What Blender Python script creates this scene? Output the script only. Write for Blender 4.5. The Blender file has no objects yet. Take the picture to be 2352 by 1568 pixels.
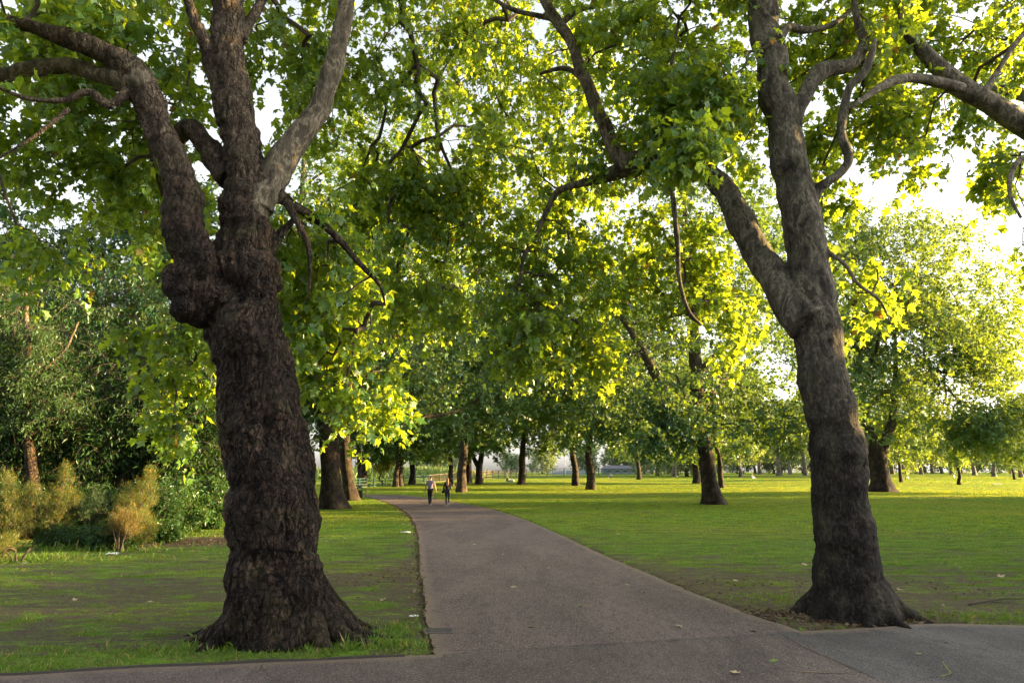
import bpy, bmesh, math, random
import numpy as np
from mathutils import Vector, Matrix
PI = math.pi
SKY_STRENGTH, SUN_STRENGTH, FILM = 0.090, 5.0, 8.0
rad = math.radians
random.seed(7)
SC = bpy.context.scene
COL = SC.collection

# ------------------------------------------------------------------ camera geometry
CAMZ = 2.0
FPX = 1568.0                      # focal length in the 2352-wide frame the photo was measured in
TH = math.atan(298.0 / FPX)       # upward pitch
CT, ST = math.cos(TH), math.sin(TH)


def ray(px, py):
    xc, yc = (px - 1176.0) / FPX, (784.0 - py) / FPX
    return np.array([xc, CT - yc * ST, ST + yc * CT])


def at(px, py, Y):
    d = ray(px, py)
    return np.array([0, 0, CAMZ]) + d * (Y / d[1])


def atr(px, py, rpx, Y):
    p = at(px, py, Y)
    depth = p[1] * CT + (p[2] - CAMZ) * ST
    return p, rpx * depth / FPX


def sstep(a, b, v):
    t = np.clip((v - a) / (b - a), 0, 1)
    return t * t * (3 - 2 * t)


def gz(x, y):
    """height of the land"""
    y = np.asarray(y, float)
    x = np.asarray(x, float)
    return 1.0 * sstep(60, 200, y) + 0.10 * np.sin(x * .11 + 1.3) * sstep(14, 40, y) * np.sin(y * .07)


def gat(px, py):
    d = ray(px, py)
    o = np.array([0, 0, CAMZ])
    t0, t1 = 1.0, 600.0
    f = lambda t: (o + d * t)[2] - gz((o + d * t)[0], (o + d * t)[1])
    ts = np.geomspace(2, 900, 900)
    prev = ts[0]
    for t in ts:
        if f(t) < 0:
            a, b = prev, t
            for _ in range(40):
                m = (a + b) / 2
                if f(m) < 0: b = m
                else: a = m
            return o + d * a
        prev = t
    return o + d * 600


# ------------------------------------------------------------------ noise
_rng = np.random.RandomState(11)
_G = _rng.normal(size=(256, 3)); _G /= np.linalg.norm(_G, axis=1)[:, None]
_PERM = _rng.permutation(256); _PERM = np.concatenate([_PERM, _PERM, _PERM])


def pnoise(P):
    P = np.asarray(P, float)
    I = np.floor(P).astype(int); Fr = P - I
    I = I & 255
    U = Fr * Fr * Fr * (Fr * (Fr * 6 - 15) + 10)
    out = 0
    for dx in (0, 1):
        wx = U[:, 0] if dx else 1 - U[:, 0]
        for dy in (0, 1):
            wy = U[:, 1] if dy else 1 - U[:, 1]
            for dz in (0, 1):
                wz = U[:, 2] if dz else 1 - U[:, 2]
                h = _PERM[_PERM[_PERM[(I[:, 0] + dx) & 255] + ((I[:, 1] + dy) & 255)] + ((I[:, 2] + dz) & 255)]
                g = _G[h]
                out = out + wx * wy * wz * (g[:, 0] * (Fr[:, 0] - dx) + g[:, 1] * (Fr[:, 1] - dy) + g[:, 2] * (Fr[:, 2] - dz))
    return out * 1.5


def fbm(P, octv=4, gain=.5):
    v, a, s = 0, 1, 0
    P = np.asarray(P, float)
    for i in range(octv):
        v = v + a * pnoise(P * (2 ** i) + 17.3 * i); s += a; a *= gain
    return v / s


def ridged(P, octv=3):
    v, a, s = 0, 1, 0
    for i in range(octv):
        v = v + a * (1 - 2 * np.abs(pnoise(P * (2 ** i) + 9.1 * i))); s += a; a *= .5
    return v / s


# ------------------------------------------------------------------ mesh building
def mesh_np(name, V, F, mats, midx=None, smooth=True, normals=None):
    """V (n,3); F list of (k,c) int arrays of same or different corner counts"""
    if not isinstance(F, (list, tuple)): F = [F]
    F = [np.asarray(f, np.int32) for f in F if len(f)]
    me = bpy.data.meshes.new(name)
    V = np.asarray(V, np.float32)
    me.vertices.add(len(V)); me.vertices.foreach_set('co', V.ravel())
    loops = np.concatenate([f.ravel() for f in F])
    tot = np.concatenate([np.full(len(f), f.shape[1], np.int32) for f in F])
    start = np.concatenate([[0], np.cumsum(tot)[:-1]]).astype(np.int32)
    me.loops.add(len(loops)); me.loops.foreach_set('vertex_index', loops)
    me.polygons.add(len(tot)); me.polygons.foreach_set('loop_start', start); me.polygons.foreach_set('loop_total', tot)
    if midx is not None: me.polygons.foreach_set('material_index', np.asarray(midx, np.int32))
    if not isinstance(mats, (list, tuple)): mats = [mats]
    for m in mats: me.materials.append(m)
    me.polygons.foreach_set('use_smooth', np.full(len(tot), smooth))
    me.update(calc_edges=True)
    if normals is not None:
        me.normals_split_custom_set_from_vertices(normals.tolist())
    return me


class MB:
    """collects shapes into one mesh, tri/quad faces with a material index"""
    def __init__(self):
        self.V = []; self.F = {3: [], 4: []}; self.M = {3: [], 4: []}; self.n = 0

    def add(self, V, F, mi=0):
        V = np.asarray(V, float).reshape(-1, 3)
        F = np.asarray(F, np.int64)
        if len(F) == 0: return
        c = F.shape[1]
        self.F[c].append(F + self.n); self.M[c].append(np.full(len(F), mi))
        self.V.append(V); self.n += len(V)

    def tube(self, P, R, k=8, mi=0, cap=True):
        P = np.asarray(P, float); R = np.asarray(R, float)
        V, F, T = tube_geo(P, R, k, cap)
        self.F[4].append(F + self.n); self.M[4].append(np.full(len(F), mi))
        if len(T):
            self.F[3].append(T + self.n); self.M[3].append(np.full(len(T), mi))
        self.V.append(V); self.n += len(V)

    def box(self, c, s, rz=0, mi=0):
        x, y, z = np.array(s) / 2
        V = np.array([[a * x, b * y, d * z] for d in (-1, 1) for b in (-1, 1) for a in (-1, 1)])
        ca, sa = math.cos(rz), math.sin(rz)
        V = V @ np.array([[ca, sa, 0], [-sa, ca, 0], [0, 0, 1]]) + np.array(c)
        F = [[0, 2, 3, 1], [4, 5, 7, 6], [0, 1, 5, 4], [2, 6, 7, 3], [0, 4, 6, 2], [1, 3, 7, 5]]
        self.add(V, F, mi)

    def data(self, name, mats, smooth=True):
        F, M = [], []
        for c in (4, 3):
            if self.F[c]:
                F.append(np.concatenate(self.F[c])); M.append(np.concatenate(self.M[c]))
        return mesh_np(name, np.concatenate(self.V), F, mats, np.concatenate(M), smooth)


def frames(P):
    T = np.gradient(P, axis=0); T /= np.linalg.norm(T, axis=1)[:, None] + 1e-9
    ref = np.array([1., 0, 0]) if abs(T[0][0]) < .8 else np.array([0, 1., 0])
    n = ref - T[0] * ref.dot(T[0]); n /= np.linalg.norm(n)
    N = [n]
    for i in range(1, len(P)):
        n = N[-1] - T[i] * N[-1].dot(T[i]); n /= np.linalg.norm(n) + 1e-9
        N.append(n)
    N = np.array(N); B = np.cross(T, N)
    return T, N, B


def tube_geo(P, R, k=8, cap=True):
    T, N, B = frames(P)
    a = np.arange(k) * 2 * PI / k
    V = P[:, None] + R[:, None, None] * (np.cos(a)[None, :, None] * N[:, None] + np.sin(a)[None, :, None] * B[:, None])
    n = len(P)
    i = np.arange(n - 1)[:, None] * k; j = np.arange(k)[None]; j2 = (j + 1) % k
    F = np.stack([i + j, i + j2, i + k + j2, i + k + j], -1).reshape(-1, 4)
    V = V.reshape(-1, 3); T3 = np.zeros((0, 3), int)
    if cap:
        V = np.vstack([V, P[0], P[-1]])
        c0, c1 = n * k, n * k + 1
        jj = np.arange(k)
        T3 = np.vstack([np.stack([np.full(k, c0), (jj + 1) % k, jj], 1), np.stack([np.full(k, c1), (n - 1) * k + jj, (n - 1) * k + (jj + 1) % k], 1)])
    return V, F, T3


def spline(P, R, step=.15):
    P = np.asarray(P, float); R = np.asarray(R, float)
    if len(P) == 2:
        n = max(2, int(np.linalg.norm(P[1] - P[0]) / step) + 1)
        t = np.linspace(0, 1, n)[:, None]
        return P[0] + (P[1] - P[0]) * t, R[0] + (R[1] - R[0]) * t[:, 0]
    Q = np.vstack([2 * P[0] - P[1], P, 2 * P[-1] - P[-2]])
    S = np.concatenate([[R[0]], R, [R[-1]]])
    OP, OR = [], []
    for i in range(1, len(Q) - 2):
        n = max(2, int(np.linalg.norm(Q[i + 1] - Q[i]) / step) + 1)
        t = np.linspace(0, 1, n, endpoint=False)[:, None]
        a, b, c, d = Q[i - 1], Q[i], Q[i + 1], Q[i + 2]
        OP.append(.5 * (2 * b + (c - a) * t + (2 * a - 5 * b + 4 * c - d) * t ** 2 + (3 * b - a - 3 * c + d) * t ** 3))
        OR.append(S[i] + (S[i + 1] - S[i]) * t[:, 0])
    OP.append(P[-1:]); OR.append(R[-1:])
    return np.vstack(OP), np.concatenate(OR)


def multi_tube(mb, P0, P1, P2, R0, R1, R2, k=5, mi=0):
    """many 3-ring tubes at once"""
    m = len(P0)
    if m == 0: return
    T = P2 - P0; T = T / (np.linalg.norm(T, axis=1)[:, None] + 1e-9)
    ref = np.where(np.abs(T[:, 2:3]) < .9, [[0, 0, 1.]], [[1., 0, 0]])
    N = np.cross(T, ref); N /= np.linalg.norm(N, axis=1)[:, None] + 1e-9
    B = np.cross(T, N)
    a = np.arange(k) * 2 * PI / k
    ring = np.cos(a)[None, :, None] * N[:, None] + np.sin(a)[None, :, None] * B[:, None]
    V = np.stack([P0[:, None] + R0[:, None, None] * ring, P1[:, None] + R1[:, None, None] * ring, P2[:, None] + R2[:, None, None] * ring], 1)
    base = (np.arange(m) * 3 * k)[:, None, None]
    i = (np.arange(2) * k)[None, :, None]; j = np.arange(k)[None, None]; j2 = (j + 1) % k
    F = np.stack([base + i + j, base + i + j2, base + i + k + j2, base + i + k + j], -1).reshape(-1, 4)
    mb.add(V.reshape(-1, 3), F, mi)


# ------------------------------------------------------------------ objects
def tag(o, label=None, cat=None, group=None, kind=None):
    if label: o['label'] = label
    if cat: o['category'] = cat
    if group: o['group'] = group
    if kind: o['kind'] = kind
    return o


def link(name, data, parent=None, loc=None):
    o = bpy.data.objects.new(name, data); COL.objects.link(o)
    if parent is not None: o.parent = parent
    if loc is not None: o.location = loc
    return o


def empty(name, label, cat, loc=(0, 0, 0), group=None, rz=0):
    o = bpy.data.objects.new(name, None); COL.objects.link(o)
    o.location = loc; o.rotation_euler = (0, 0, rz)
    return tag(o, label, cat, group)


def copy_tree(o, loc, rz, scale, label=None, group=None):
    c = o.copy(); COL.objects.link(c)
    c.location = loc; c.rotation_euler = (0, 0, rz); c.scale = (scale, scale, scale) if np.isscalar(scale) else scale
    if label: c['label'] = label
    if group: c['group'] = group
    for ch in list(o.children):
        d = ch.copy(); COL.objects.link(d); d.parent = c
        for g in list(ch.children):
            e = g.copy(); COL.objects.link(e); e.parent = d
    return c


# ------------------------------------------------------------------ materials
def newmat(name):
    m = bpy.data.materials.new(name); m.use_nodes = True
    nt = m.node_tree; nt.nodes.clear()
    out = nt.nodes.new('ShaderNodeOutputMaterial')
    return m, nt, out


def N(nt, typ, **kw):
    n = nt.nodes.new(typ)
    for k, v in kw.items():
        if k in ('inp',):
            for a, b in v.items(): n.inputs[a].default_value = b
        else: setattr(n, k, v)
    return n


def ramp(nt, src, stops, interp='LINEAR'):
    r = nt.nodes.new('ShaderNodeValToRGB'); e = r.color_ramp.elements
    r.color_ramp.interpolation = interp
    while len(e) < len(stops): e.new(.5)
    for s, (p, c) in zip(e, stops):
        s.position = p; s.color = (*c, 1) if len(c) == 3 else c
    nt.links.new(src, r.inputs[0])
    return r.outputs[0]


def noise(nt, vec, scale, detail=4, rough=.55, dist=0):
    n = N(nt, 'ShaderNodeTexNoise', inp={'Scale': scale, 'Detail': detail, 'Roughness': rough, 'Distortion': dist})
    if vec is not None: nt.links.new(vec, n.inputs['Vector'])
    return n.outputs[0]


def mixc(nt, fac, a, b, typ='MIX'):
    n = nt.nodes.new('ShaderNodeMix'); n.data_type = 'RGBA'; n.blend_type = typ
    for key, v in ((0, fac), (6, a), (7, b)):
        if hasattr(v, 'is_linked'): nt.links.new(v, n.inputs[key])
        elif key == 0: n.inputs[0].default_value = v
        else: n.inputs[key].default_value = (*v, 1)
    return n.outputs[2]


def math_n(nt, op, a, b=None, clamp=False):
    n = nt.nodes.new('ShaderNodeMath'); n.operation = op; n.use_clamp = clamp
    for i, v in enumerate((a, b)):
        if v is None: continue
        if hasattr(v, 'is_linked'): nt.links.new(v, n.inputs[i])
        else: n.inputs[i].default_value = v
    return n.outputs[0]


def simple(name, col, rough=.7, metal=0, var=.15, scale=8):
    m, nt, out = newmat(name)
    tc = N(nt, 'ShaderNodeTexCoord')
    c = mixc(nt, noise(nt, tc.outputs['Object'], scale), tuple(v * (1 - var) for v in col), tuple(min(1, v * (1 + var)) for v in col))
    b = N(nt, 'ShaderNodeBsdfPrincipled', inp={'Roughness': rough, 'Metallic': metal})
    nt.links.new(c, b.inputs['Base Color']); nt.links.new(b.outputs[0], out.inputs[0])
    return m


def leafmat(name, dark, light, trans, tfac=.5, gloss=.05, odd=None, oddf=.009):
    m, nt, out = newmat(name)
    g = N(nt, 'ShaderNodeNewGeometry')
    rnd = g.outputs['Random Per Island']
    stops = [(0, dark), (.9, light)]
    if odd: stops += [(1 - oddf, light), (1 - oddf + .002, odd)]
    c = ramp(nt, rnd, stops)
    ts = [(0, tuple(v * .75 for v in trans)), (.9, trans)]
    if odd: ts += [(1 - oddf, trans), (1 - oddf + .002, (odd[0] * 3, odd[1] * 2.2, odd[2] * 1.5))]
    t = ramp(nt, rnd, ts)
    d = N(nt, 'ShaderNodeBsdfDiffuse'); nt.links.new(c, d.inputs[0])
    tr = N(nt, 'ShaderNodeBsdfTranslucent'); nt.links.new(t, tr.inputs[0])
    mx = N(nt, 'ShaderNodeMixShader'); mx.inputs[0].default_value = tfac
    nt.links.new(d.outputs[0], mx.inputs[1]); nt.links.new(tr.outputs[0], mx.inputs[2])
    gl = N(nt, 'ShaderNodeBsdfGlossy', inp={'Roughness': .42}); gl.inputs[0].default_value = (.9, .95, 1, 1)
    m2 = N(nt, 'ShaderNodeMixShader'); m2.inputs[0].default_value = gloss
    nt.links.new(mx.outputs[0], m2.inputs[1]); nt.links.new(gl.outputs[0], m2.inputs[2])
    nt.links.new(m2.outputs[0], out.inputs[0])
    return m


def barkmat(name, dark, mid, pale, patch=.0, zlo=3, zhi=7, bump=.6, fissure=1.0, cavity=.9):
    """flaky plane bark: dark at the foot, paler camouflage patches higher up"""
    m, nt, out = newmat(name)
    tc = N(nt, 'ShaderNodeTexCoord'); ob = tc.outputs['Object']
    sep = N(nt, 'ShaderNodeSeparateXYZ'); nt.links.new(ob, sep.inputs[0])
    mp = N(nt, 'ShaderNodeMapping'); mp.inputs['Scale'].default_value = (1, 1, .45); nt.links.new(ob, mp.inputs[0])
    n1 = noise(nt, mp.outputs[0], 7, 6, .65, .6)
    rg = N(nt, 'ShaderNodeTexNoise', inp={'Scale': 9.0, 'Detail': 7, 'Roughness': .62, 'Distortion': .5}); rg.noise_type = 'RIDGED_MULTIFRACTAL'; nt.links.new(mp.outputs[0], rg.inputs['Vector'])
    n2 = noise(nt, mp.outputs[0], 34, 5, .75, .3)
    nlow = noise(nt, ob, 1.6, 3)
    wv = N(nt, 'ShaderNodeVectorMath', operation='ADD'); nt.links.new(mp.outputs[0], wv.inputs[0])
    wn = N(nt, 'ShaderNodeTexNoise', inp={'Scale': 6.0, 'Detail': 3}); nt.links.new(ob, wn.inputs['Vector'])
    ws = N(nt, 'ShaderNodeVectorMath', operation='SCALE'); ws.inputs['Scale'].default_value = .16; nt.links.new(wn.outputs['Color'], ws.inputs[0]); nt.links.new(ws.outputs[0], wv.inputs[1])
    vc = N(nt, 'ShaderNodeTexVoronoi', inp={'Scale': 11.0}); vc.feature = 'DISTANCE_TO_EDGE'; nt.links.new(wv.outputs[0], vc.inputs['Vector'])
    crack_f = ramp(nt, vc.outputs['Distance'], [(.0, (0, 0, 0)), (.16, (1, 1, 1))])
    base = ramp(nt, n1, [(.3, dark), (.55, mid), (.72, tuple(v * 1.7 for v in mid))])
    base = mixc(nt, ramp(nt, n2, [(.42, (.85, .85, .85)), (.56, (0, 0, 0))]), base, tuple(v * .4 for v in dark))
    base = mixc(nt, ramp(nt, n2, [(.56, (0, 0, 0)), (.70, (.5, .5, .5))]), base, tuple(v * 2.6 for v in mid))
    base = mixc(nt, 1.0, base, ramp(nt, noise(nt, ob, 2.4, 4, .6), [(.36, (.5, .5, .5)), (.5, (1, 1, 1)), (.64, (1.7, 1.62, 1.5))]), 'MULTIPLY')
    cf = mixc(nt, .6 * fissure, (1, 1, 1), crack_f)
    base = mixc(nt, 1.0, base, cf, 'MULTIPLY')
    mpz = N(nt, 'ShaderNodeMapRange', inp={1: zlo, 2: zhi}); nt.links.new(sep.outputs[2], mpz.inputs[0])
    up = ramp(nt, noise(nt, mp.outputs[0], 5.5, 6, .66, .5), [(.38, tuple(v * .7 for v in mid)), (.43, tuple(v * .75 for v in pale)), (.50, tuple(v * .95 for v in pale)), (.545, tuple(v * 1.9 for v in pale)), (.575, tuple(v * 1.9 for v in pale)), (.60, tuple(v * .6 for v in pale))])
    up = mixc(nt, ramp(nt, n2, [(.40, (.6, .6, .6)), (.55, (0, 0, 0))]), up, mid)
    zf = math_n(nt, 'ADD', mpz.outputs[0], math_n(nt, 'MULTIPLY', math_n(nt, 'SUBTRACT', nlow, .5), 1.0), True)
    zf = math_n(nt, 'MULTIPLY', zf, patch)
    c = mixc(nt, zf, base, up)
    # moss and damp tint
    c = mixc(nt, math_n(nt, 'MULTIPLY', ramp(nt, noise(nt, ob, 2.3, 4), [(.52, (0, 0, 0)), (.7, (1, 1, 1))]), .25), c, (.05, .06, .025))
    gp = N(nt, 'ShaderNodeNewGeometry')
    cav = ramp(nt, gp.outputs['Pointiness'], [(.40, (.2, .2, .2)), (.495, (.8, .8, .8)), (.57, (1.9, 1.85, 1.8))])  # darkens creases and brightens ridges: shade and light put into the colour
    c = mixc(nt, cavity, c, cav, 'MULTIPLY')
    b = N(nt, 'ShaderNodeBsdfPrincipled', inp={'Roughness': .9})
    b.inputs['Specular IOR Level'].default_value = .2
    nt.links.new(c, b.inputs['Base Color'])
    h = math_n(nt, 'ADD', math_n(nt, 'ADD', math_n(nt, 'MULTIPLY', n1, .5 * fissure), math_n(nt, 'MULTIPLY', n2, .55)), math_n(nt, 'ADD', math_n(nt, 'MULTIPLY', crack_f, .35 * fissure), math_n(nt, 'MULTIPLY', rg.outputs[0], .22)))
    bp = N(nt, 'ShaderNodeBump', inp={'Strength': bump, 'Distance': .06}); nt.links.new(h, bp.inputs['Height'])
    nt.links.new(bp.outputs[0], b.inputs['Normal']); nt.links.new(b.outputs[0], out.inputs[0])
    return m


M = {}
M['plane_leaf'] = leafmat('plane leaf', (.022, .088, .015), (.056, .162, .027), (.50, .62, .022), .55, .04, (.14, .09, .02))
M['mid_leaf'] = leafmat('canopy leaf', (.018, .074, .020), (.044, .132, .032), (.24, .35, .020), .38, .05)  # darker than the plane leaf: shade over the middle trees put into it
M['right_leaf'] = leafmat('field tree leaf', (.036, .110, .022), (.068, .172, .036), (.35, .45, .026), .45, .05)
M['far_leaf'] = leafmat('distant leaf', (.07, .14, .045), (.12, .20, .065), (.34, .40, .06), .42, .03)  # paler green: distance haze put into the colour
M['hazy_leaf'] = leafmat('hazy leaf', (.13, .20, .11), (.19, .26, .14), (.34, .40, .12), .4, .02)  # palest green: thicker distance haze put into the colour
M['dark_leaf'] = leafmat('evergreen leaf', (.014, .042, .014), (.032, .082, .022), (.10, .19, .02), .3, .02)
M['wispy_leaf'] = leafmat('wispy leaf', (.024, .062, .020), (.048, .11, .034), (.18, .28, .04), .38, .03)
M['rhodo_leaf'] = leafmat('laurel leaf', (.020, .062, .014), (.048, .12, .025), (.15, .26, .02), .28, .03)
M['gorse_leaf'] = leafmat('gorse needle', (.040, .080, .016), (.125, .160, .03), (.34, .34, .03), .4, .02, (.5, .27, .01), .025)
M['gorse_dry'] = leafmat('dry gorse needle', (.075, .070, .022), (.16, .13, .035), (.30, .24, .035), .32, .02, (.5, .28, .01), .03)
M['yellow_leaf'] = leafmat('young yellow leaf', (.16, .20, .03), (.26, .27, .04), (.5, .5, .05), .5, .03)
M['grass'] = leafmat('grass blade', (.060, .140, .016), (.140, .230, .040), (.28, .42, .03), .38, .015, (.26, .21, .10), .09)
M['turf'] = leafmat('turf', (.068, .165, .018), (.155, .27, .036), (.62, .62, .03), .50, .0)
M['dry_grass'] = leafmat('dry grass', (.28, .24, .12), (.38, .31, .16), (.45, .36, .16), .35, .02)
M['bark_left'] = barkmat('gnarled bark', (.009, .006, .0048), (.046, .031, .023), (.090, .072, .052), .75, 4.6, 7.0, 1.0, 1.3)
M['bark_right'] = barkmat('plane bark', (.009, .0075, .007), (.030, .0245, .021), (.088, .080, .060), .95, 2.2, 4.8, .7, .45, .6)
M['bark_limb'] = barkmat('smooth limb bark', (.014, .011, .009), (.042, .034, .026), (.115, .098, .070), .9, -3, -1, .5, .3, .5)
M['bark_mid'] = barkmat('canopy bark', (.014, .010, .008), (.042, .031, .024), (.085, .070, .052), .5, 3, 8, .8)
M['bark_field'] = barkmat('field tree bark', (.018, .014, .011), (.052, .040, .031), (.10, .08, .06), .3, 4, 9, .6)
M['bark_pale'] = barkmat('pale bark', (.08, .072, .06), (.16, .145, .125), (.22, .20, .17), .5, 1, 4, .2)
M['twig'] = simple('twig bark', (.05, .038, .028), .9)


# ------------------------------------------------------------------ leaves
def leaf_template(kind):
    """verts (base at origin, tip at +y, length 1) and quads"""
    if kind == 'plane':
        o = [(0, 0, 0), (.38, .0, -.10), (.29, .24, .02), (.56, .50, -.12), (.27, .58, .02), (0, 1.0, -.14), (-.27, .58, .02), (-.56, .50, -.12), (-.29, .24, .02), (-.38, .0, -.10), (0, .34, .03)]
        q = [(0, 1, 2, 10), (10, 2, 3, 4), (10, 4, 5, 6), (10, 6, 7, 8), (0, 10, 8, 9)]
    elif kind == 'lobed':
        o = [(0, 0, 0), (.5, .34, -.1), (.17, .5, 0), (0, 1, -.12), (-.17, .5, 0), (-.5, .34, -.1)]
        q = [(0, 1, 2, 0), (0, 2, 3, 4), (0, 4, 5, 0)]
        o = [(0, 0, 0), (.26, .08, -.03), (.52, .42, -.1), (.18, .52, 0), (0, 1, -.12), (-.18, .52, 0), (-.52, .42, -.1), (-.26, .08, -.03)]
        q = [(0, 1, 2, 3), (0, 3, 4, 5), (0, 5, 6, 7)]
    elif kind == 'lance':
        o = [(0, 0, 0), (.15, .45, .03), (0, 1, -.1), (-.15, .45, .03)]; q = [(0, 1, 2, 3)]
    elif kind == 'needle':
        o = [(-.03, 0, 0), (.03, 0, 0), (.025, .6, 0), (0, 1, 0)]; q = [(0, 1, 2, 3)]
    elif kind == 'kite':
        o = [(0, 0, 0), (.42, .5, -.06), (0, 1, -.1), (-.42, .5, -.06)]; q = [(0, 1, 2, 3)]
    return np.array(o, float), np.array(q)


def put_leaves(mb, P, A, Nn, S, kind, mi=0):
    """P base points, A axis (base->tip), Nn approx normal, S sizes"""
    T, Q = leaf_template(kind)
    A = A / (np.linalg.norm(A, axis=1)[:, None] + 1e-9)
    X = np.cross(A, Nn); X /= np.linalg.norm(X, axis=1)[:, None] + 1e-9
    Z = np.cross(X, A)
    cu = 1.2 + 1.6 * np.sin(np.arange(len(P)) * 12.9898 % 6.2832)
    V = P[:, None] + S[:, None, None] * (T[None, :, 0:1] * X[:, None] + T[None, :, 1:2] * A[:, None] + T[None, :, 2:3] * cu[:, None, None] * Z[:, None])
    k = len(T)
    F = (Q[None] + (np.arange(len(P)) * k)[:, None, None]).reshape(-1, Q.shape[1])
    mb.add(V.reshape(-1, 3), F, mi)


def rvec(rng, n):
    v = rng.normal(size=(n, 3)); return v / np.linalg.norm(v, axis=1)[:, None]


def sprays(mb, rng, C, D, ntw, nlf, tl, ls, kind, droop=.5, mi=0, twig_mi=1, twig_r=.006, spread=.9, twigs=True, upn=1.0):
    """leafy twigs at cluster points C with incoming directions D"""
    m = len(C)
    n = m * ntw
    Cc = np.repeat(C, ntw, 0); Dd = np.repeat(D, ntw, 0)
    R = rvec(rng, n); R[:, 2] *= .7
    T = Dd * .55 + R * spread + np.array([0, 0, -droop]) * rng.uniform(.2, 1.3, size=(n, 1))
    T /= np.linalg.norm(T, axis=1)[:, None]
    L = tl * rng.uniform(.5, 1.25, size=n)
    E = Cc + T * L[:, None] + np.array([0, 0, -1]) * (droop * .35 * L ** 1.5 / max(tl, .01) ** .5)[:, None]
    Mid = (Cc + E) / 2 + np.array([0, 0, .1]) * (L[:, None] * .6)
    if twigs:
        multi_tube(mb, Cc, Mid, E, np.full(n, twig_r), np.full(n, twig_r * .7), np.full(n, twig_r * .35), 3, twig_mi)
    K = n * nlf
    t = rng.uniform(.12, 1.05, size=(n, nlf))
    tt = t[..., None]
    B = (1 - tt) ** 2 * Cc[:, None] + 2 * tt * (1 - tt) * Mid[:, None] + tt ** 2 * E[:, None]
    B = B.reshape(-1, 3) + rng.normal(size=(K, 3)) * (ls * .45)
    side = rvec(rng, K)
    A = np.repeat(T, nlf, 0) * .6 + side * .8 + np.array([0, 0, -droop * 1.1])
    Nn = rvec(rng, K) * .75 + np.array([0, 0, upn])
    S = ls * rng.uniform(.40, 1.25, size=K)
    put_leaves(mb, B, A, Nn, S, kind, mi)


# ------------------------------------------------------------------ tree growth
def grow(mb, rng, nodes, nrad, clusters, rtip=.006, bf=.35, mi=1, k=5, rmax=.09, sag=.1, pl0=None):
    """join cluster points to the skeleton nodes by cheapest paths; returns incoming directions"""
    C = np.asarray(clusters, float); n = len(C)
    pos = list(np.asarray(nodes, float)); par = [-1] * len(pos); rootn = len(pos)
    pl = list(np.zeros(rootn) if pl0 is None else pl0)
    Nd = np.array(pos)
    best = np.full(n, 1e9); bi = np.zeros(n, int)
    for s in range(0, n, 400):
        d = np.linalg.norm(C[s:s + 400, None] - Nd[None], axis=2) + bf * np.array(pl)[None]
        bi[s:s + 400] = d.argmin(1); best[s:s + 400] = d.min(1)
    done = np.zeros(n, bool); node_of = np.zeros(n, int); mids = []
    for _ in range(n):
        c = int(np.where(done, 1e9, best).argmin())
        p0 = pos[bi[c]]; p1 = C[c]; L = np.linalg.norm(p1 - p0)
        mid = (p0 + p1) / 2 + rng.normal(size=3) * L * .10 + np.array([0, 0, sag * L])
        pos.append(mid); par.append(int(bi[c])); pl.append(pl[bi[c]] + L / 2); im = len(pos) - 1
        pos.append(p1); par.append(im); pl.append(pl[bi[c]] + L); ic = len(pos) - 1
        done[c] = True; node_of[c] = ic
        for q, i in ((mid, im), (p1, ic)):
            d = np.linalg.norm(C - q, axis=1) + bf * pl[i]
            u = d < best
            best[u] = d[u]; bi[u] = i
    cnt = np.zeros(len(pos))
    for i in range(n): cnt[node_of[i]] += 1
    for i in range(len(pos) - 1, rootn - 1, -1): cnt[par[i]] += cnt[i]
    pos = np.array(pos); R = np.minimum(rtip * np.maximum(cnt, 1) ** .5, rmax)
    ic = node_of; im = np.array([par[i] for i in ic]); ip = np.array([par[i] for i in im])
    R0 = np.minimum(R[ip], R[im] * 1.35)
    if nrad is not None:
        isroot = ip < rootn
        R0 = np.where(isroot, np.minimum(np.asarray(nrad)[np.minimum(ip, rootn - 1)] * .8, R[im] * 1.5), R0)
    multi_tube(mb, pos[ip], pos[im], pos[ic], R0, R[im], R[ic], k, mi)
    D = pos[ic] - pos[ip]; D /= np.linalg.norm(D, axis=1)[:, None] + 1e-9
    return D


def sample_crown(rng, n, c, r, zb=None, carve=.0, cscale=.22, power=.45, seed=0):
    """points in an ellipsoid, denser towards its skin, with noise-carved gaps"""
    out = []
    c = np.array(c, float); r = np.array(r, float)
    tries = 0
    while len(out) < n and tries < 60:
        tries += 1
        u = rvec(rng, n * 2) * rng.uniform(0, 1, size=(n * 2, 1)) ** power
        p = c + u * r
        if zb is not None: p = p[p[:, 2] > zb + 1.2 * pnoise(p * .35 + seed)]
        if carve > -1:
            p = p[fbm(p * cscale + seed * 3.7, 2) > carve]
        out.extend(p.tolist())
    return np.array(out[:n])


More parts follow.
